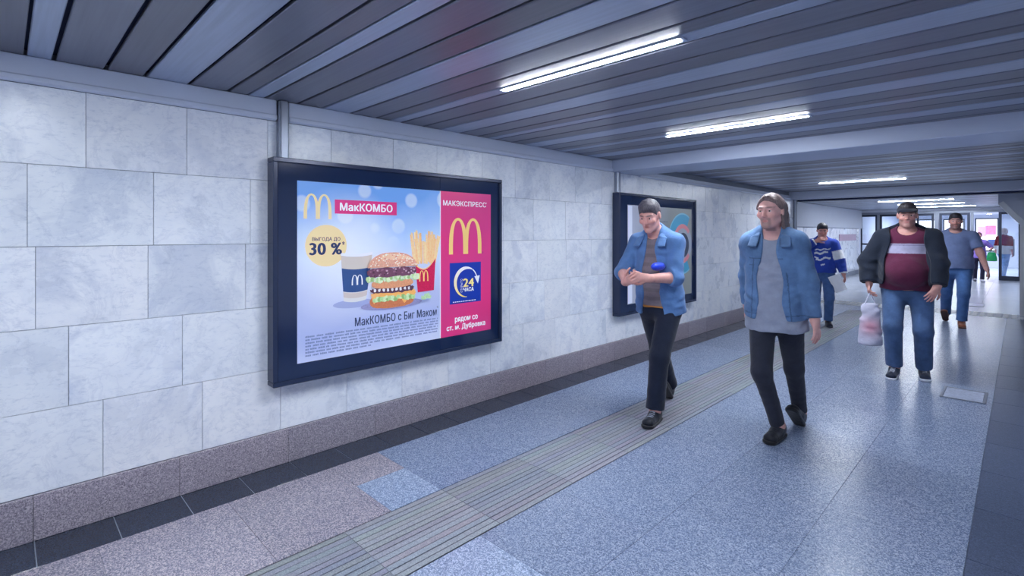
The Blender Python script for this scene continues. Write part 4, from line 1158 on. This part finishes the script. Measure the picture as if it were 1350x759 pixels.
# 7 person behind the open leaf
def p_band(q, v, c, arms, s): c[q[:, 2] < 1.16] = (.75, .78, .85); return c
PEOPLE.append(dict(H=1.66, loc=(2.96, 23.5, 0), rz=math.radians(150), res=.010, label='person in dark red top and light blue jeans behind the open door leaf',
    footL=(.08, -.10, 0, .1, 0), footR=(-.08, .16, .0, -.1, -.3),
    handL=dict(at=(.30, -.06, .86), pole=(.6, 1, 0), palm=(-1, 0, 0), curl=.4), handR=dict(at=(-.30, .06, .86), pole=(-.6, 1, 0), palm=(1, 0, 0), curl=.4),
    skin=lin(206, 150, 150), hairc=lin(210, 190, 190), hair='long', trousers=dict(col=lin(130, 170, 226), mat='denim', r=(.10, .076, .070, .064)),
    tops=[dict(name='top', col=lin(130, 24, 44), g=.016, hem=.86, sleeve=1.5, paint=p_band)],
    shoe=dict(col=lin(40, 40, 52), sole=lin(30, 30, 40))))
RES = [person(c) for c in PEOPLE]

# ------------------------------------------------------------------ carried things
def bag(name, top, w, d, h, label, cat, paint, handle_col, hl=.14, rz=0.0, seed=1.0, res=.008):
    """soft carrier bag hanging from the point top"""
    t = empty(name, tuple(top), rz); tag(t, label, cat)
    def f(p):
        z = p[:, 2]
        dd = ecap(p, V3(0, 0, -hl - h * .93), V3(0, 0, -hl - .02), V3(1, 0, 0), w * .5, d * .5, w * .36, d * .22)
        dd = smax(dd, -hl - h - z, .02); dd = np.maximum(dd, z + hl)
        return dd + .005 * wr(p, 1.4, seed)
    sdf_obj('sack', f, (-w, -w, -hl - h - .1), (w, w, .05), res, M['plastic'], t, paint)
    for sg in (1, -1):
        def g(p, sg=sg): return ecap(p, V3(sg * w * .25, 0, -hl - .03), V3(0, 0, .004), V3(0, 1, 0), .020, .005, .014, .006)
        sdf_obj('handle', g, (-w, -w, -hl - .1), (w, w, .06), .005, M['plastic'], t, handle_col)
def p_white(v):
    c = np.tile(np.array(lin(206, 206, 226)), (len(v), 1)); m = np.exp(-((v[:, 2] + .36) / .09) ** 2 - (v[:, 0] / .10) ** 2); return c * (1 - m[:, None] * .75) + np.array(lin(214, 130, 150)) * m[:, None] * .75
def grip(r, k, f=.085): a = RES[r]['arms'][k]; return a[2] + a[3] * f
g4 = grip(3, 'R'); bag('carrier_bag', g4 + V3(.012, -.0, -.012), .22, .11, .46, 'crumpled white carrier bag with reddish print hanging from the stout man\'s hand', 'bag', p_white, lin(206, 206, 226), hl=.11, rz=.3)
g6 = grip(5, 'L'); bag('carrier_bag', g6 + V3(.02, 0, 0),   .26, .14, .27, 'bright green bag carried by the woman in violet', 'bag', lambda v: np.tile(np.array(lin(24, 140, 84)), (len(v), 1)), lin(24, 140, 84), hl=.06, res=.01)
# papers in the jersey man's hand
h3 = grip(2, 'L', .09)
t = empty('paper_sheet', tuple(h3 + V3(-.125, -.07, .02))); tag(t, 'white sheets of paper hanging from the hand of the man in the blue jersey', 'paper')
mb = MB(); n = 8
for i in range(n):
    f = lambda k: (k / n - .5) * .17
    z = lambda k: .012 * math.sin(k * .9)
    mb.poly([(f(i), z(i), -.22), (f(i + 1), z(i + 1), -.22), (f(i + 1), z(i + 1) * .4, .05), (f(i), z(i) * .4, .05)])
o = mb.build('sheet', plain('white_paper', lin(240, 241, 248), .8), t); o.rotation_euler = (0, math.radians(-24), .35)
# blue pouch held under the forearm of the first man
a1 = RES[0]['arms']['L']; mp = a1[1] * .66 + a1[2] * .34
def pouch(p): return elli(p, V3(0, 0, 0), np.eye(3), (.040, .095, .034)) + .0015 * wr(p, 2, 1)
t = sdf_obj('pouch', pouch, (-.2, -.2, -.2), (.2, .2, .2), .006, M['plastic'], None, lin(30, 66, 214)); t.location = tuple(mp + V3(-.055, -.02, .088)); tag(t, 'bright blue rounded pouch resting on the raised forearm of the man in the blue shirt', 'pouch')

# ------------------------------------------------------------------ light and view
w = bpy.data.worlds.new('world'); SC.world = w; w.use_nodes = True
bg = w.node_tree.nodes['Background']; bg.inputs[0].default_value = (.55, .65, .85, 1); bg.inputs[1].default_value = .4
SC.cycles.use_denoising = True
SC.cycles.max_bounces = 8; SC.cycles.diffuse_bounces = 5; SC.cycles.glossy_bounces = 4; SC.cycles.transparent_max_bounces = 12
SC.cycles.sample_clamp_indirect = 10.0
SC.view_settings.view_transform = 'Standard'; SC.view_settings.look = 'None'
SC.view_settings.exposure = 0.0; SC.view_settings.gamma = 1.0
